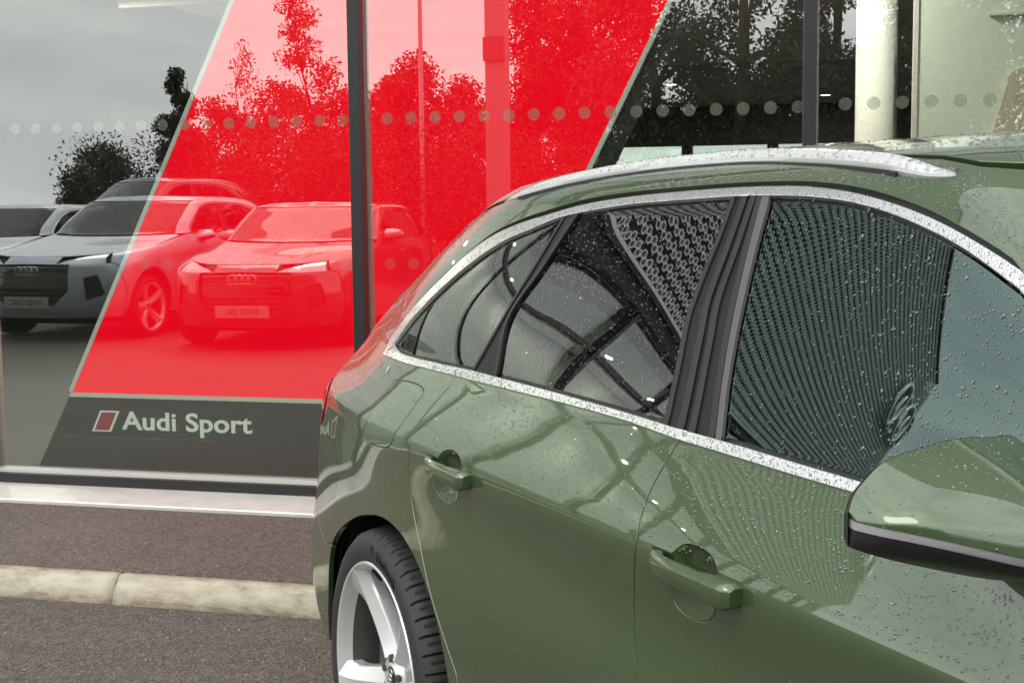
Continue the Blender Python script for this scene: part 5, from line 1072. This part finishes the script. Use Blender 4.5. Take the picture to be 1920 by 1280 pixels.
        shell_band('indicator_strip', 'indicator', lambda i: ZI_[i] - .0072, lambda i: ZI_[i] + .0006, 4, .0)
        shell_band('mirror_housing', 'plastic_black', lambda i: ZB_[i], lambda i: ZI_[i] - .0075, 14, .0012)
        # rear frame and glass
        V = [(XC_[i], -s * (1.041 - si[i]), z) for i in range(ks) for z in (ZB_[i], ZT_[i])]
        V2 = [(XC_[i] - .007, -s * (1.0385 - si[i] * .985), z) for i in range(ks) for z in (ZB_[i] + .004, ZT_[i] - .004)]
        bt_ = [(xprof(i, ZB_[i]), -s * (1.041 - si[i]), ZB_[i]) for i in range(ks)]; bb_ = [(XC_[i], -s * (1.041 - si[i]), ZB_[i] + .002) for i in range(ks)]
        MB().add(bt_ + bb_, [(i, i + 1, ks + i + 1, ks + i) for i in range(ks - 1)]).build('mirror_underside', 'plastic_black', mr, True)
        F = [(2 * i, 2 * i + 1, 2 * ks + 2 * i + 1, 2 * ks + 2 * i) for i in (0, ks - 1)] + [(2 * i + 1, 2 * i + 3, 2 * ks + 2 * i + 3, 2 * ks + 2 * i + 1) for i in range(ks - 1)] + [(2 * i, 2 * i + 2, 2 * ks + 2 * i + 2, 2 * ks + 2 * i) for i in range(ks - 1)]
        MB().add(V + V2, F).build('mirror_frame', 'plastic_black', mr)
        MB().add([(x_ - .001, y_, z_) for x_, y_, z_ in V2], [(2 * i, 2 * i + 1, 2 * i + 3, 2 * i + 2) for i in range(ks - 1)]).build('mirror_glass', 'chrome_sign', mr)
        MB().tube([(1.76, -s * .80, 1.015), (1.752, -s * .815, 1.018), (1.742, -s * .835, 1.03)], [.026, .02, .024], 12).build('mirror_arm', 'plastic_black', mr, True)
    # roof rails
    if detail or mats.get('rails'):
        path = cr(BK['rail_low'], .03); 
        for s in (1, -1):
            U = np.array(path); Pr = sk(U[:, 0], U[:, 1]); n = len(Pr); V = []; F = []
            sec = [(.008, -.003), (.0115, .003), (.0115, .0085), (.009, .011), (.004, .0185), (-.003, .0205), (-.009, .0195), (-.012, .015), (-.013, .006), (-.011, -.003)]
            k = len(sec)
            for i in range(n):
                t = i / (n - 1); e = min(1, min(t / .10, (1 - t) / .16)); e = e * (2 - e); h = .10 + .90 * e; b = .35 + .65 * e
                for (a_, z_) in sec: V.append((Pr[i][0] , s * (Pr[i][1] - a_ * b + .004), Pr[i][2] - .002 + z_ * h))
            F = [(i * k + q, i * k + (q + 1) % k, (i + 1) * k + (q + 1) % k, (i + 1) * k + q) for i in range(n - 1) for q in range(k)] + [tuple(range(k)), tuple((n - 1) * k + q for q in range(k))[::-1]]
            o = MB().add(V, F).build('roof_rail', 'rail_alu', car, True)
            try: o.data.set_sharp_from_angle(angle=R(30))
            except Exception: pass
            # black foot strip under the rail
            V = []; 
            for i in range(2, n - 6): V += [(Pr[i][0], s * (Pr[i][1] - .0085), Pr[i][2] - .008), (Pr[i][0], s * (Pr[i][1] - .0085), Pr[i][2] - .001), (Pr[i][0], s * (Pr[i][1] + .02), Pr[i][2] + .006)]
            MB().add(V, [(3 * i + q, 3 * i + q + 1, 3 * i + 3 + q + 1, 3 * i + 3 + q) for i in range(n - 9) for q in (0, 1)]).build('rail_foot', 'seal_black', car)
    # door handles and their cups
    for (cup, x0, x1, zc, dn, nm) in (([cup_r][0], .330, .530, .8585, rdo, 'rear'), ([cup_f][0], 1.137, 1.340, .868, fdo, 'front')):
        c = np.mean(np.array(clean(cup)), 0)
        for s in (1, -1):
            if detail:
                lp = clean(cup); rings = 14; V = []; Nn = len(lp)
                for q in range(rings):
                    t = 1 - q / (rings - 1) * .93
                    uv = np.array([(c[0] + (a - c[0]) * t, c[1] + (b - c[1]) * t) for a, b in lp]); Pq = sk(uv[:, 0], uv[:, 1]); Nq = outward(sk, uv[:, 0], uv[:, 1])
                    d = .026 * (1 - t ** 2.2) ** 1.25 + .0006
                    fq = np.clip(.5 + (uv[:, 1] - c[1]) / .05, 0, 1); fq = .28 + .72 * fq * fq * (3 - 2 * fq)
                    V += [tuple((p - n_ * d * f0) * np.array([1, s, 1])) for p, n_, f0 in zip(Pq, Nq, fq)]
                F = [(q * Nn + i, q * Nn + (i + 1) % Nn, (q + 1) * Nn + (i + 1) % Nn, (q + 1) * Nn + i) for q in range(rings - 1) for i in range(Nn)] + [tuple((rings - 1) * Nn + i for i in range(Nn))]
                MB().add(V, F).build('handle_recess', pm, car, True)
            ns = 36; V = []
            for i in range(ns + 1):
                t = i / ns; x = x0 + (x1 - x0) * t
                base = sk(inv_u(sk, x, .655), .655)[0][1]
                e = min(1, t / .10); e = math.sqrt(max(0, e * (2 - e))); e2 = min(1, (1 - t) / .085); e2 = math.sqrt(max(0, e2 * (2 - e2)))
                outer = .0105 + .0165 * (math.sin(math.pi * min(.5, t * 1.1)) if t < .5 else 1 - .10 * (t - .5)) 
                outer = outer * (.55 + .45 * e) * (.66 + .34 * e2)
                # the grip stands clear of the door in the middle and closes down to it at both ends
                k1 = max(0, min(1, (t - .12) / .10)) * max(0, min(1, (.74 - t) / .10)); inner = -.004 + k1 * .019
                hu = (.0150 + .0022 * t) * (.30 + .70 * e) * (.62 + .38 * e2); hl_ = (.0140 + .0045 * t) * (.30 + .70 * e) * (.62 + .38 * e2)
                sec = [(hl_ * -.55, inner), (hl_ * -.88, inner + (outer - inner) * .35), (hl_ * -1, outer * .72), (hl_ * -.90, outer * .93), (hl_ * -.70, outer), (hu * .42, outer), (hu * .70, outer * .95), (hu * 1.0, outer * .62), (hu * .98, inner + (outer - inner) * .25), (hu * .8, inner)]
                for (z_, o_) in sec: V.append((x, s * (base - o_), zc + z_))
            k = 10; F = [(i * k + q, i * k + (q + 1) % k, (i + 1) * k + (q + 1) % k, (i + 1) * k + q) for i in range(ns) for q in range(k)] + [tuple(range(k)), tuple(ns * k + q for q in range(k))[::-1]]
            hd = MB().add(V, F).build('door_handle', pm, car, True)
            try: hd.data.set_sharp_from_angle(angle=R(50))
            except Exception: pass
            if detail:
                # dark sheet standing in for the shadow gap where handle meets skin
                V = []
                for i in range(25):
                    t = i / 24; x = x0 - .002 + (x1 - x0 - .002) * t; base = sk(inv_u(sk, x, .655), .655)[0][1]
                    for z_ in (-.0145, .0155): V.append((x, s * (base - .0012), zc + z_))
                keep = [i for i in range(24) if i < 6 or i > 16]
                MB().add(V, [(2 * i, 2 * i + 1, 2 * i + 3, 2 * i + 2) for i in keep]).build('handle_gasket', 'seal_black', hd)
    # cabin
    for y in (-.36, .36):
        st_ = empty('front_seat', (1.25, y, .25)); st_.parent = car
        MB().box(-.05, .48, -.25, .25, .05, .28).build('seat_cushion', 'seat_fabric', st_, bevel=.05)
        MB().add([(-.05, -.25, .25), (.10, -.25, .25), (.10, .25, .25), (-.05, .25, .25), (-.30, -.2, .85), (-.20, -.2, .85), (-.20, .2, .85), (-.30, .2, .85)], [(0, 3, 2, 1), (4, 5, 6, 7), (0, 1, 5, 4), (1, 2, 6, 5), (2, 3, 7, 6), (3, 0, 4, 7)]).build('seat_back', 'seat_fabric', st_, bevel=.05)
        MB().box(-.36, -.24, -.13, .13, .87, 1.05).build('headrest', 'seat_fabric', st_, bevel=.04)
    rs = empty('rear_seat', (.25, 0, .25)); rs.parent = car
    MB().box(.0, .5, -.62, .62, .05, .28).build('seat_cushion', 'seat_fabric', rs, bevel=.05)
    MB().box(-.22, .02, -.6, .6, .2, .78).build('seat_back', 'seat_fabric', rs, bevel=.05)
    MB().add([(1.75, -.7, .55), (2.25, -.68, .9), (2.25, .68, .9), (1.75, .7, .55), (1.8, -.7, .93), (1.8, .7, .93)], [(0, 1, 4), (3, 5, 2), (0, 4, 5, 3), (4, 1, 2, 5), (0, 3, 2, 1)]).build('dashboard', 'plastic_black', car)
    v, f_ = torus(.18, .014, 32, 8); sw = MB().add(v, f_).build('steering_wheel', 'plastic_black', car, True); sw.location = (1.68, -.36, .92); sw.rotation_euler = (R(0), R(0), R(90))
    return car, sk

# ------------------------------------------------------------------ the green estate
CAR_AZ = R(39.329); CAR_O = (-.27394, 3.17617, 0)
CAR_RZ = math.atan2(-math.cos(CAR_AZ), math.sin(CAR_AZ))
car, SK = make_car('estate_car', BODY, CAR_O, CAR_RZ, dict(paint='paint_green', rear_glass='glass_privacy', front_glass='glass_green'))
tag(car, 'rain speckled green estate car parked nose out before the showroom window', 'car')

# raindrops standing on the skin: one mesh of small domes
rng = np.random.default_rng(7)
def dome_batch(P, N, rad, flat, V, F):
    """P centres, N normals, rad radii"""
    seg = 7
    up = np.tile(np.array([[0, 0, 1.]]), (len(P), 1)); t = up - N * (up * N).sum(1, keepdims=True); t /= np.maximum(np.linalg.norm(t, axis=1, keepdims=True), 1e-6); b = np.cross(N, t)
    asp = rng.uniform(.85, 1.45, len(P)); ph = rng.uniform(-.5, .5, len(P))
    t2 = t * np.cos(ph)[:, None] + b * np.sin(ph)[:, None]; b2 = np.cross(N, t2)
    base = sum(len(v) for v in V)
    rows = []
    wob = rng.uniform(.85, 1.15, (len(P), seg))
    for (rr, hh) in ((1.0, -.02), (.78, .62), (.42, .93)):
        for k in range(seg):
            a = 2 * math.pi * k / seg; w_ = wob[:, k]
            rows.append(P + (t2 * (math.cos(a) * asp)[:, None] if False else t2 * (math.cos(a) * asp * rad * rr * w_)[:, None]) + b2 * (math.sin(a) * rad * rr * w_)[:, None] + N * (hh * rad * flat)[:, None])
    rows.append(P + N * (1.0 * rad * flat)[:, None])
    A = np.stack(rows, 1); m_ = A.shape[1]
    V.append(A.reshape(-1, 3))
    tri = []
    for k in range(seg):
        j = (k + 1) % seg
        tri += [(k, j, seg + j, seg + k), (seg + k, seg + j, 2 * seg + j, 2 * seg + k), (2 * seg + k, 2 * seg + j, 3 * seg, 3 * seg)]
    tri = np.array(tri)
    for i in range(len(P)):
        F.extend((tri + (base + i * m_)).tolist())
DV, DF = [], []
def rain(poly, n, r0, r1, offn=0., power=2.2):
    poly = clean(poly); A = np.array(poly); mn, mx = A.min(0), A.max(0)
    got = np.zeros((0, 2))
    while len(got) < n:
        q = rng.uniform(mn, mx, (n * 2, 2)); got = np.concatenate([got, q[inside(q, poly)]])
    q = got[:n]; P = SK(q[:, 0], q[:, 1]); N = outward(SK, q[:, 0], q[:, 1]); P = P + N * offn
    rad = r0 + (r1 - r0) * rng.random(n) ** power
    dome_batch(P, N, rad, rng.uniform(.35, .55, n), DV, DF)
ci_t = cr(BK['chrome_in_top'] + FRONT_IN_EXT, .03); ci_b = cr(BK['chrome_in_bot'] + FRONT_BOTI_EXT + [END_I], .03)
co_t = cr(BK['chrome_out_top'] + FRONT_TOP_EXT, .03); co_b = cr(BK['chrome_out_bot'] + FRONT_BOT_EXT + [END_O], .03)
def sub(path, u0, u1): return [p for p in path if u0 <= p[0] <= u1]
win = ci_t + ci_b[::-1]
rain(win, 6500, .0006, .0016, -.004, 2.2)
fw_ = [p for p in ci_t if p[0] > 1.86] + [p for p in ci_b[::-1] if p[0] > 1.80]
rain(fw_, 320, .0010, .0025, -.004, 2.0)
rain(co_t + ci_t[::-1], 1700, .0006, .0018, .003); rain(co_b + ci_b[::-1], 2200, .0006, .0019, .003)
seamline = [(.95, 1.178), (1.15, 1.20), (1.3156, 1.2295), (1.39, 1.25), (1.49, 1.285), (1.61, 1.314), (1.77, 1.324), (1.88, 1.308), (2.0, 1.281), (2.11, 1.262)]
rain(off(co_t, .02) + [(2.10, 1.0), (2.15, 1.15)] + off(seamline, -.012)[::-1] + [(.95, 1.0), (1.05, .85)], 3600, .0006, .0021, .0002)
rain([(.98, .69), (1.3, .69), (1.7, .69), (1.80, .74), (2.03, .81)] + off(co_b, -.006)[::-1], 8500, .0006, .0021, .0002, 2.6)
rain([(1.34, .2), (1.72, .2), (1.74, .68), (1.26, .68)], 900, .0005, .0014, .0002)
rain([(1.02, .5), (1.25, .5), (1.25, .69), (1.0, .69)], 900, .0006, .0016, .0002)
rain([(1.3, 1.26), (1.6, 1.34), (1.9, 1.33), (2.1, 1.29), (2.5, 1.3), (2.5, 1.8), (1.2, 1.8)], 2600, .0010, .0034, .0002)
# drops along the roof rail
pr = cr(BK['rail_low'], .01); ii = rng.integers(3, len(pr) - 3, 1500); uu = np.array(pr)[ii]; P = SK(uu[:, 0], uu[:, 1]); a_ = rng.uniform(-.012, .010, len(ii)); zz_ = np.interp(a_, [-.0115, -.009, -.004, .003, .009], [.0095, .011, .0185, .0205, .0195])
e_ = np.minimum(1, np.minimum(ii / len(pr) / .10, (1 - ii / len(pr)) / .16)); e_ = e_ * (2 - e_)
P = P + np.stack([rng.uniform(-.005, .005, len(ii)), a_ * (.35 + .65 * e_) + .004, .0 - .002 + zz_ * (.1 + .9 * e_)], -1); N = np.stack([a_ * 0, a_ * 60, a_ * 0 + 1], -1); N /= np.linalg.norm(N, axis=1, keepdims=True)
dome_batch(P, N, .0007 + .0013 * rng.random(len(P)) ** 2, rng.uniform(.5, .7, len(P)), DV, DF)
# drops on the mirror cap
for o in [o for o in bpy.data.objects if o.name.startswith('mirror_cap') and o.parent.parent == car][:1]:
    vs = np.array([tuple(v.co) for v in o.data.vertices]); fs = [tuple(p.vertices) for p in o.data.polygons]; ns = np.array([tuple(p.normal) for p in o.data.polygons])
    ar = np.array([p.area for p in o.data.polygons]); pick = rng.choice(len(fs), 330, p=ar / ar.sum()); P = []; N = []
    for i in pick:
        w_ = rng.dirichlet(np.ones(len(fs[i]))); P.append((vs[list(fs[i])] * w_[:, None]).sum(0)); N.append(ns[i] if ns[i][0] > -.2 and (ns[i] @ np.array([.6, -.4, .6])) > 0 else -ns[i])
    dome_batch(np.array(P), np.array(N), .0005 + .0016 * rng.random(len(P)) ** 2.6, rng.uniform(.4, .6, len(P)), DV, DF)
V = np.concatenate(DV)
F = [f if f[2] != f[3] else f[:3] for f in DF]
dr = obj('raindrops', mesh('raindrops', V, F, True), 'water_drop', car); tag(dr, kind='stuff')

# a blossom stuck on the wing
u_, v_ = BK['petal'][0]; p = SK(u_, v_)[0]; n = outward(SK, [u_], [v_])[0]
bl = empty('blossom'); Mw = Matrix.Translation(Vector(CAR_O)) @ Matrix.Rotation(CAR_RZ, 4, 'Z')
bl.matrix_world = Matrix.Translation(Mw @ Vector(p)) @ ((Mw.to_3x3() @ Vector(n)).to_track_quat('Z', 'Y').to_matrix().to_4x4())
tag(bl, 'tiny pale yellow blossom stuck on the car above the fuel flap', 'blossom')
for k in range(6):
    a = 2 * math.pi * k / 6 + .2
    pts = [(.0012 * math.cos(a), .0012 * math.sin(a), .0012), (.005 * math.cos(a - .35), .005 * math.sin(a - .35), .0012), (.0085 * math.cos(a), .0085 * math.sin(a), .0006), (.005 * math.cos(a + .35), .005 * math.sin(a + .35), .0016)]
    MB().add(pts + [(x_, y_, z_ + .0012) for x_, y_, z_ in pts], [(0, 3, 2, 1), (4, 5, 6, 7)] + [(i, (i + 1) % 4, (i + 1) % 4 + 4, i + 4) for i in range(4)]).build('petal', 'petal', bl)

# ------------------------------------------------------------------ parked cars across the car park (met in the window's reflection)
import copy
def variant(zscale=1.0, lift=0., wide=1.0, tail=True):
    d = copy.deepcopy(BODY); Z_ = np.array(d['Z']); d['Z'] = (Z_ - .2) * zscale + .2 + lift; d['W'] = np.array(d['W']) * wide
    return d
def virtual(px_az_deg, dist):
    """spot at a bearing left of the window's normal, given as the length of the light path"""
    return px_az_deg, dist
def park(name, label, D_, paint_, heading_deg, x, y, extra=None):
    c, sk = make_car(name, D_, (x, y, 0), R(heading_deg), dict(paint=paint_, rear_glass='glass_privacy', front_glass='glass_screen', trim='gloss_black' if paint_ != 'paint_white' else 'trim_alu'), detail=False)
    tag(c, label, 'car', 'cars parked opposite the showroom')
    # number plate on the nose
    p_ = sk(3.0, .19)[0]
    pl = MB().box(p_[0] - .005, p_[0] + .012, -.26, .26, p_[2] - .056, p_[2] + .056).build('number_plate', 'plate_white', c)
    if extra:
        me = text_mesh(extra, .085, .002, 0, 1.0, 'CENTER'); t = obj('plate_lettering', me, 'plate_ink', pl); t.location = (p_[0] + .0125, 0, p_[2] - .03); t.rotation_euler = (R(90), 0, R(90)); t.scale = (.92, 1, 1)
    return c
suv = variant(1.04, .02, 1.02)
park('coupe_suv', 'silver coupe styled car with a large dark grille, nose towards the showroom', suv, 'paint_silver', 0, 0, 0, 'HV25 ONC')
park('hatchback', 'dark red car parked close beside the silver coupe', variant(.98), 'paint_dark', 0, 0, 0, 'HV71 JXL')
park('white_saloon', 'white car parked on the far side of the silver coupe', variant(1.0), 'paint_white', 0, 0, 0, None)
park('tall_suv', 'tall black car standing behind the white one', variant(1.32, .05, 1.04), 'paint_black', 0, 0, 0, None)
CARS = dict(coupe_suv=(-8.13, -1.35, 93), hatchback=(-5.5, -.84, 86), white_saloon=(-11.2, -3.4, 93), tall_suv=(-12.3, -7.6, 112))
for n_, (x, y, h) in CARS.items():
    o = bpy.data.objects[n_]; a = R(h)
    # (x, y) is the middle of the nose; the car's own origin is its rear axle
    o.rotation_euler = (0, 0, a); o.location = (x - 3.7 * math.cos(a), y - 3.7 * math.sin(a), 0)

# ------------------------------------------------------------------ trees and hedge behind the parked cars
def leaf_cloud(blobs, n, size, rs, droop=0.):
    n = int(n * 3.6); size = size * .46
    V = []; F = []
    tot = sum(b[3] ** 2 for b in blobs)
    P = []; Dn = []
    for (x, y, z, r) in blobs:
        k = int(n * r * r / tot) + 1
        d = rs.normal(size=(k, 3)); d /= np.linalg.norm(d, axis=1, keepdims=True); rad = r * (.30 + .95 * rs.random(k) ** .8)
        P.append(np.array([x, y, z]) + d * rad[:, None] * np.array([1, 1, .82])); Dn.append(d)
    P = np.concatenate(P); k = len(P)
    a = rs.normal(size=(k, 3)); a /= np.linalg.norm(a, axis=1, keepdims=True); b = np.cross(a, rs.normal(size=(k, 3))); b /= np.linalg.norm(b, axis=1, keepdims=True)
    s = size * rs.uniform(.55, 1.35, (k, 1))
    V = np.stack([P - a * s, P + b * s * .45, P + a * s, P - b * s * .45], 1).reshape(-1, 3)
    F = [(4 * i, 4 * i + 1, 4 * i + 2, 4 * i + 3) for i in range(k)]
    return V, F
def tree(name, label, x, y, h, spread, mt, seed, n=3500, leaf=.11, trunk=.12, bare=.25, group='trees beyond the parked cars', top_narrow=1.0):
    rs = np.random.default_rng(seed); t = empty(name, (x, y, 0)); tag(t, label, 'tree', group)
    tr = MB(); pts = [(0, 0, 0)]; 
    for k in range(1, 7): pts.append((rs.normal() * .06 * k, rs.normal() * .06 * k, h * .95 * k / 6))
    tr.tube(pts, [trunk * (1 - .15 * k) for k in range(7)], 8)
    blobs = []
    nb = 26
    for i in range(nb):
        f = bare + (1 - bare) * (i + .5) / nb; base = f * h; az = rs.uniform(0, 2 * math.pi)
        prof = (math.sin(math.pi * min(1, .18 + .82 * (f - bare) / (1 - bare))) ** .7) * (1 - (1 - top_narrow) * (f - bare) / (1 - bare))
        d = spread * prof * rs.uniform(.35, .95); zz = base + rs.uniform(-.05, .25) * spread * .4
        e = (math.cos(az) * d, math.sin(az) * d, min(zz, h))
        k0 = min(5, int(f * 6)); st = pts[k0]
        tr.tube([st, ((st[0] + e[0]) / 2, (st[1] + e[1]) / 2, (st[2] + e[2]) / 2 + .1), e], [trunk * .42 * (1 - f * .5), trunk * .28 * (1 - f * .5), trunk * .1], 6)
        blobs.append((e[0], e[1], e[2], (.10 + spread * rs.uniform(.20, .38)) * (.6 + .4 * prof)))
    tr.build('trunk', 'bark', t, True)
    V, F = leaf_cloud(blobs, n, leaf, rs)
    c_ = obj('crown', mesh('crown', V, F), mt, t)
    return t
hd = empty('hedge', (-4, -12.6, 0)); tag(hd, 'long dense hedge running behind the parked cars', 'hedge')
rs = np.random.default_rng(5)
V, F = leaf_cloud([(x + rs.uniform(-.3, .3), rs.uniform(-.6, .6), zz + rs.uniform(-.3, .35), rs.uniform(.6, 1.0)) for x in np.arange(-9.5, 24, .62) for zz in (.5, 1.35, 2.05)], 60000, .085, rs)
obj('foliage', mesh('foliage', V, F), 'leaf_a', hd)
hs = MB()
for x in np.arange(-9.5, 24, 1.5): hs.tube([(x, 0, 0), (x + .1, .05, 1.4)], [.05, .02], 6)
hs.build('stem', 'bark', hd)
# bearing (deg left of +Y as seen in the mirror), distance -> real place behind the camera
def spot(px, d):
    az = math.atan((960 - px) / 2500.0) + YAW
    X = -math.sin(az) * d; Yv = math.cos(az) * d
    return X, 2 * GY - Yv
TL = [('young_tree', 'slim young tree with sparse leaves left of the lamp post', 590, 27, 6.3, .62, 'leaf_b', 1500, .09, .05, .35, 1.),
 ('sapling', 'thin sapling rising above the hedge', 470, 27, 4.6, .42, 'leaf_b', 330, .08, .03, .45, 1.),
 ('round_tree', 'low round tree at the left end of the hedge', 212, 30, 2.6, 1.0, 'leaf_a', 5200, .10, .10, .12, 1.),
 ('upright_tree', 'upright leafy tree beside the left end of the hedge', 347, 26, 3.9, .42, 'leaf_a', 3600, .10, .07, .12, 1.),
 ('broad_tree', 'broad leafy tree behind the hedge near the lamp post', 790, 28, 4.3, 1.3, 'leaf_a', 3800, .11, .1, .2, 1.),
 ('broad_tree', 'second broad tree right of the pylon sign', 1010, 27, 5.6, 1.25, 'leaf_a', 5000, .12, .12, .2, 1.),
 ('broad_tree', 'tall leafy tree right of the second broad tree', 1110, 26, 6.0, 1.2, 'leaf_a', 5000, .12, .12, .2, 1.),
 ('pine_tree', 'tall dark pine with open branches, leftmost of the pines', 1215, 24, 7.2, 1.5, 'leaf_c', 4200, .12, .16, .2, .8),
 ('pine_tree', 'tall dark pine with open branches, middle of the three pines', 1390, 23, 7.6, 1.7, 'leaf_c', 5600, .12, .18, .15, .8),
 ('pine_tree', 'tall dark pine with open branches, rightmost of the pines', 1560, 24, 7.4, 1.5, 'leaf_c', 4600, .12, .16, .15, .8),
 ('broad_tree', 'broad tree left of the slim young tree', 530, 29, 3.9, 1.2, 'leaf_b', 3000, .11, .1, .2, 1.),
 ('dark_tree', 'low dark tree right of the pines at the end of the row', 1590, 25, 3.6, 1.6, 'leaf_c', 5500, .11, .1, .1, 1.),
 ('dark_tree', 'low dark tree between the middle and the rightmost pine', 1480, 25, 3.7, 1.6, 'leaf_c', 5500, .11, .1, .1, 1.),
 ('dark_tree', 'low dark tree between the leftmost and the middle pine', 1320, 25, 3.8, 1.5, 'leaf_c', 5500, .11, .1, .1, 1.),
 ('broad_tree', 'bushy tree just left of the window mullion', 650, 29, 3.7, 1.3, 'leaf_a', 4500, .11, .1, .1, 1.),
 ('broad_tree', 'bushy tree between the sapling and the upright tree', 420, 29, 3.5, 1.3, 'leaf_a', 4500, .11, .1, .1, 1.),
 ('broad_tree', 'bushy tree between the lamp post and the pylon sign', 880, 29, 3.9, 1.2, 'leaf_a', 4500, .11, .1, .1, 1.),
 ('broad_tree', 'bushy tree just right of the window mullion', 725, 29, 3.9, 1.2, 'leaf_a', 4500, .11, .1, .1, 1.),
 ('dense_tree', 'dense dark tree at the far right of the row, nearer one', 1680, 24, 5.4, 1.8, 'leaf_c', 7000, .12, .12, .08, 1.),
 ('dense_tree', 'dense dark tree at the far right of the row, outer one', 1850, 24, 5.6, 1.9, 'leaf_c', 7000, .12, .12, .08, 1.),
 ('dark_tree', 'low dark tree left of the leftmost pine', 1180, 26, 3.8, 1.4, 'leaf_c', 5000, .11, .1, .1, 1.)]
for i, (nm, lb, px, d, h, s_, mt, n_, lf, tk, br, tn) in enumerate(TL):
    X, Y_ = spot(px, d); tree(nm, lb, X, Y_, h, s_, mt, 20 + i, n_, lf, tk, br, top_narrow=tn)
X, Y_ = spot(797, 24)
lp = empty('lamp_post', (X, Y_, 0)); tag(lp, 'tall thin grey lamp post standing before the trees', 'lamp post')
MB().tube([(0, 0, 0), (0, 0, .9), (0, 0, .92), (0, 0, 8)], [.075, .075, .045, .035], 12).build('post', 'post_grey', lp, True)
MB().box(-.12, .12, -.5, .06, 7.95, 8.03).build('lamp_head', 'post_grey', lp)
X, Y_ = spot(938, 17.5)
py = empty('pylon_sign', (X, Y_, 0), R(12)); tag(py, 'tall slim grey pylon sign at the edge of the car park', 'sign')
box('pylon_face', 'post_grey', py, -.145, .145, -.07, .07, .1, 7, bevel=.01); box('pylon_foot', 'frame_black', py, -.2, .2, -.12, .12, 0, .1)
bx2 = box('pylon_box', 'plastic_grey', py, -.15, .15, .07, .11, 3.2, 3.5)
# greenery outside the far windows
gh = empty('shrub', (1.2, 23, 0)); tag(gh, 'bright green shrub outside the far windows of the showroom', 'shrub')
V, F = leaf_cloud([(x, 0, rs.uniform(.6, 1.6), .8) for x in np.arange(-9, 7, .8)], 7000, .12, rs); obj('foliage', mesh('foliage', V, F), 'leaf_b', gh)
MB().tube([(0, 0, 0), (0, 0, 1.2)], .05, 6).build('stem', 'bark', gh)
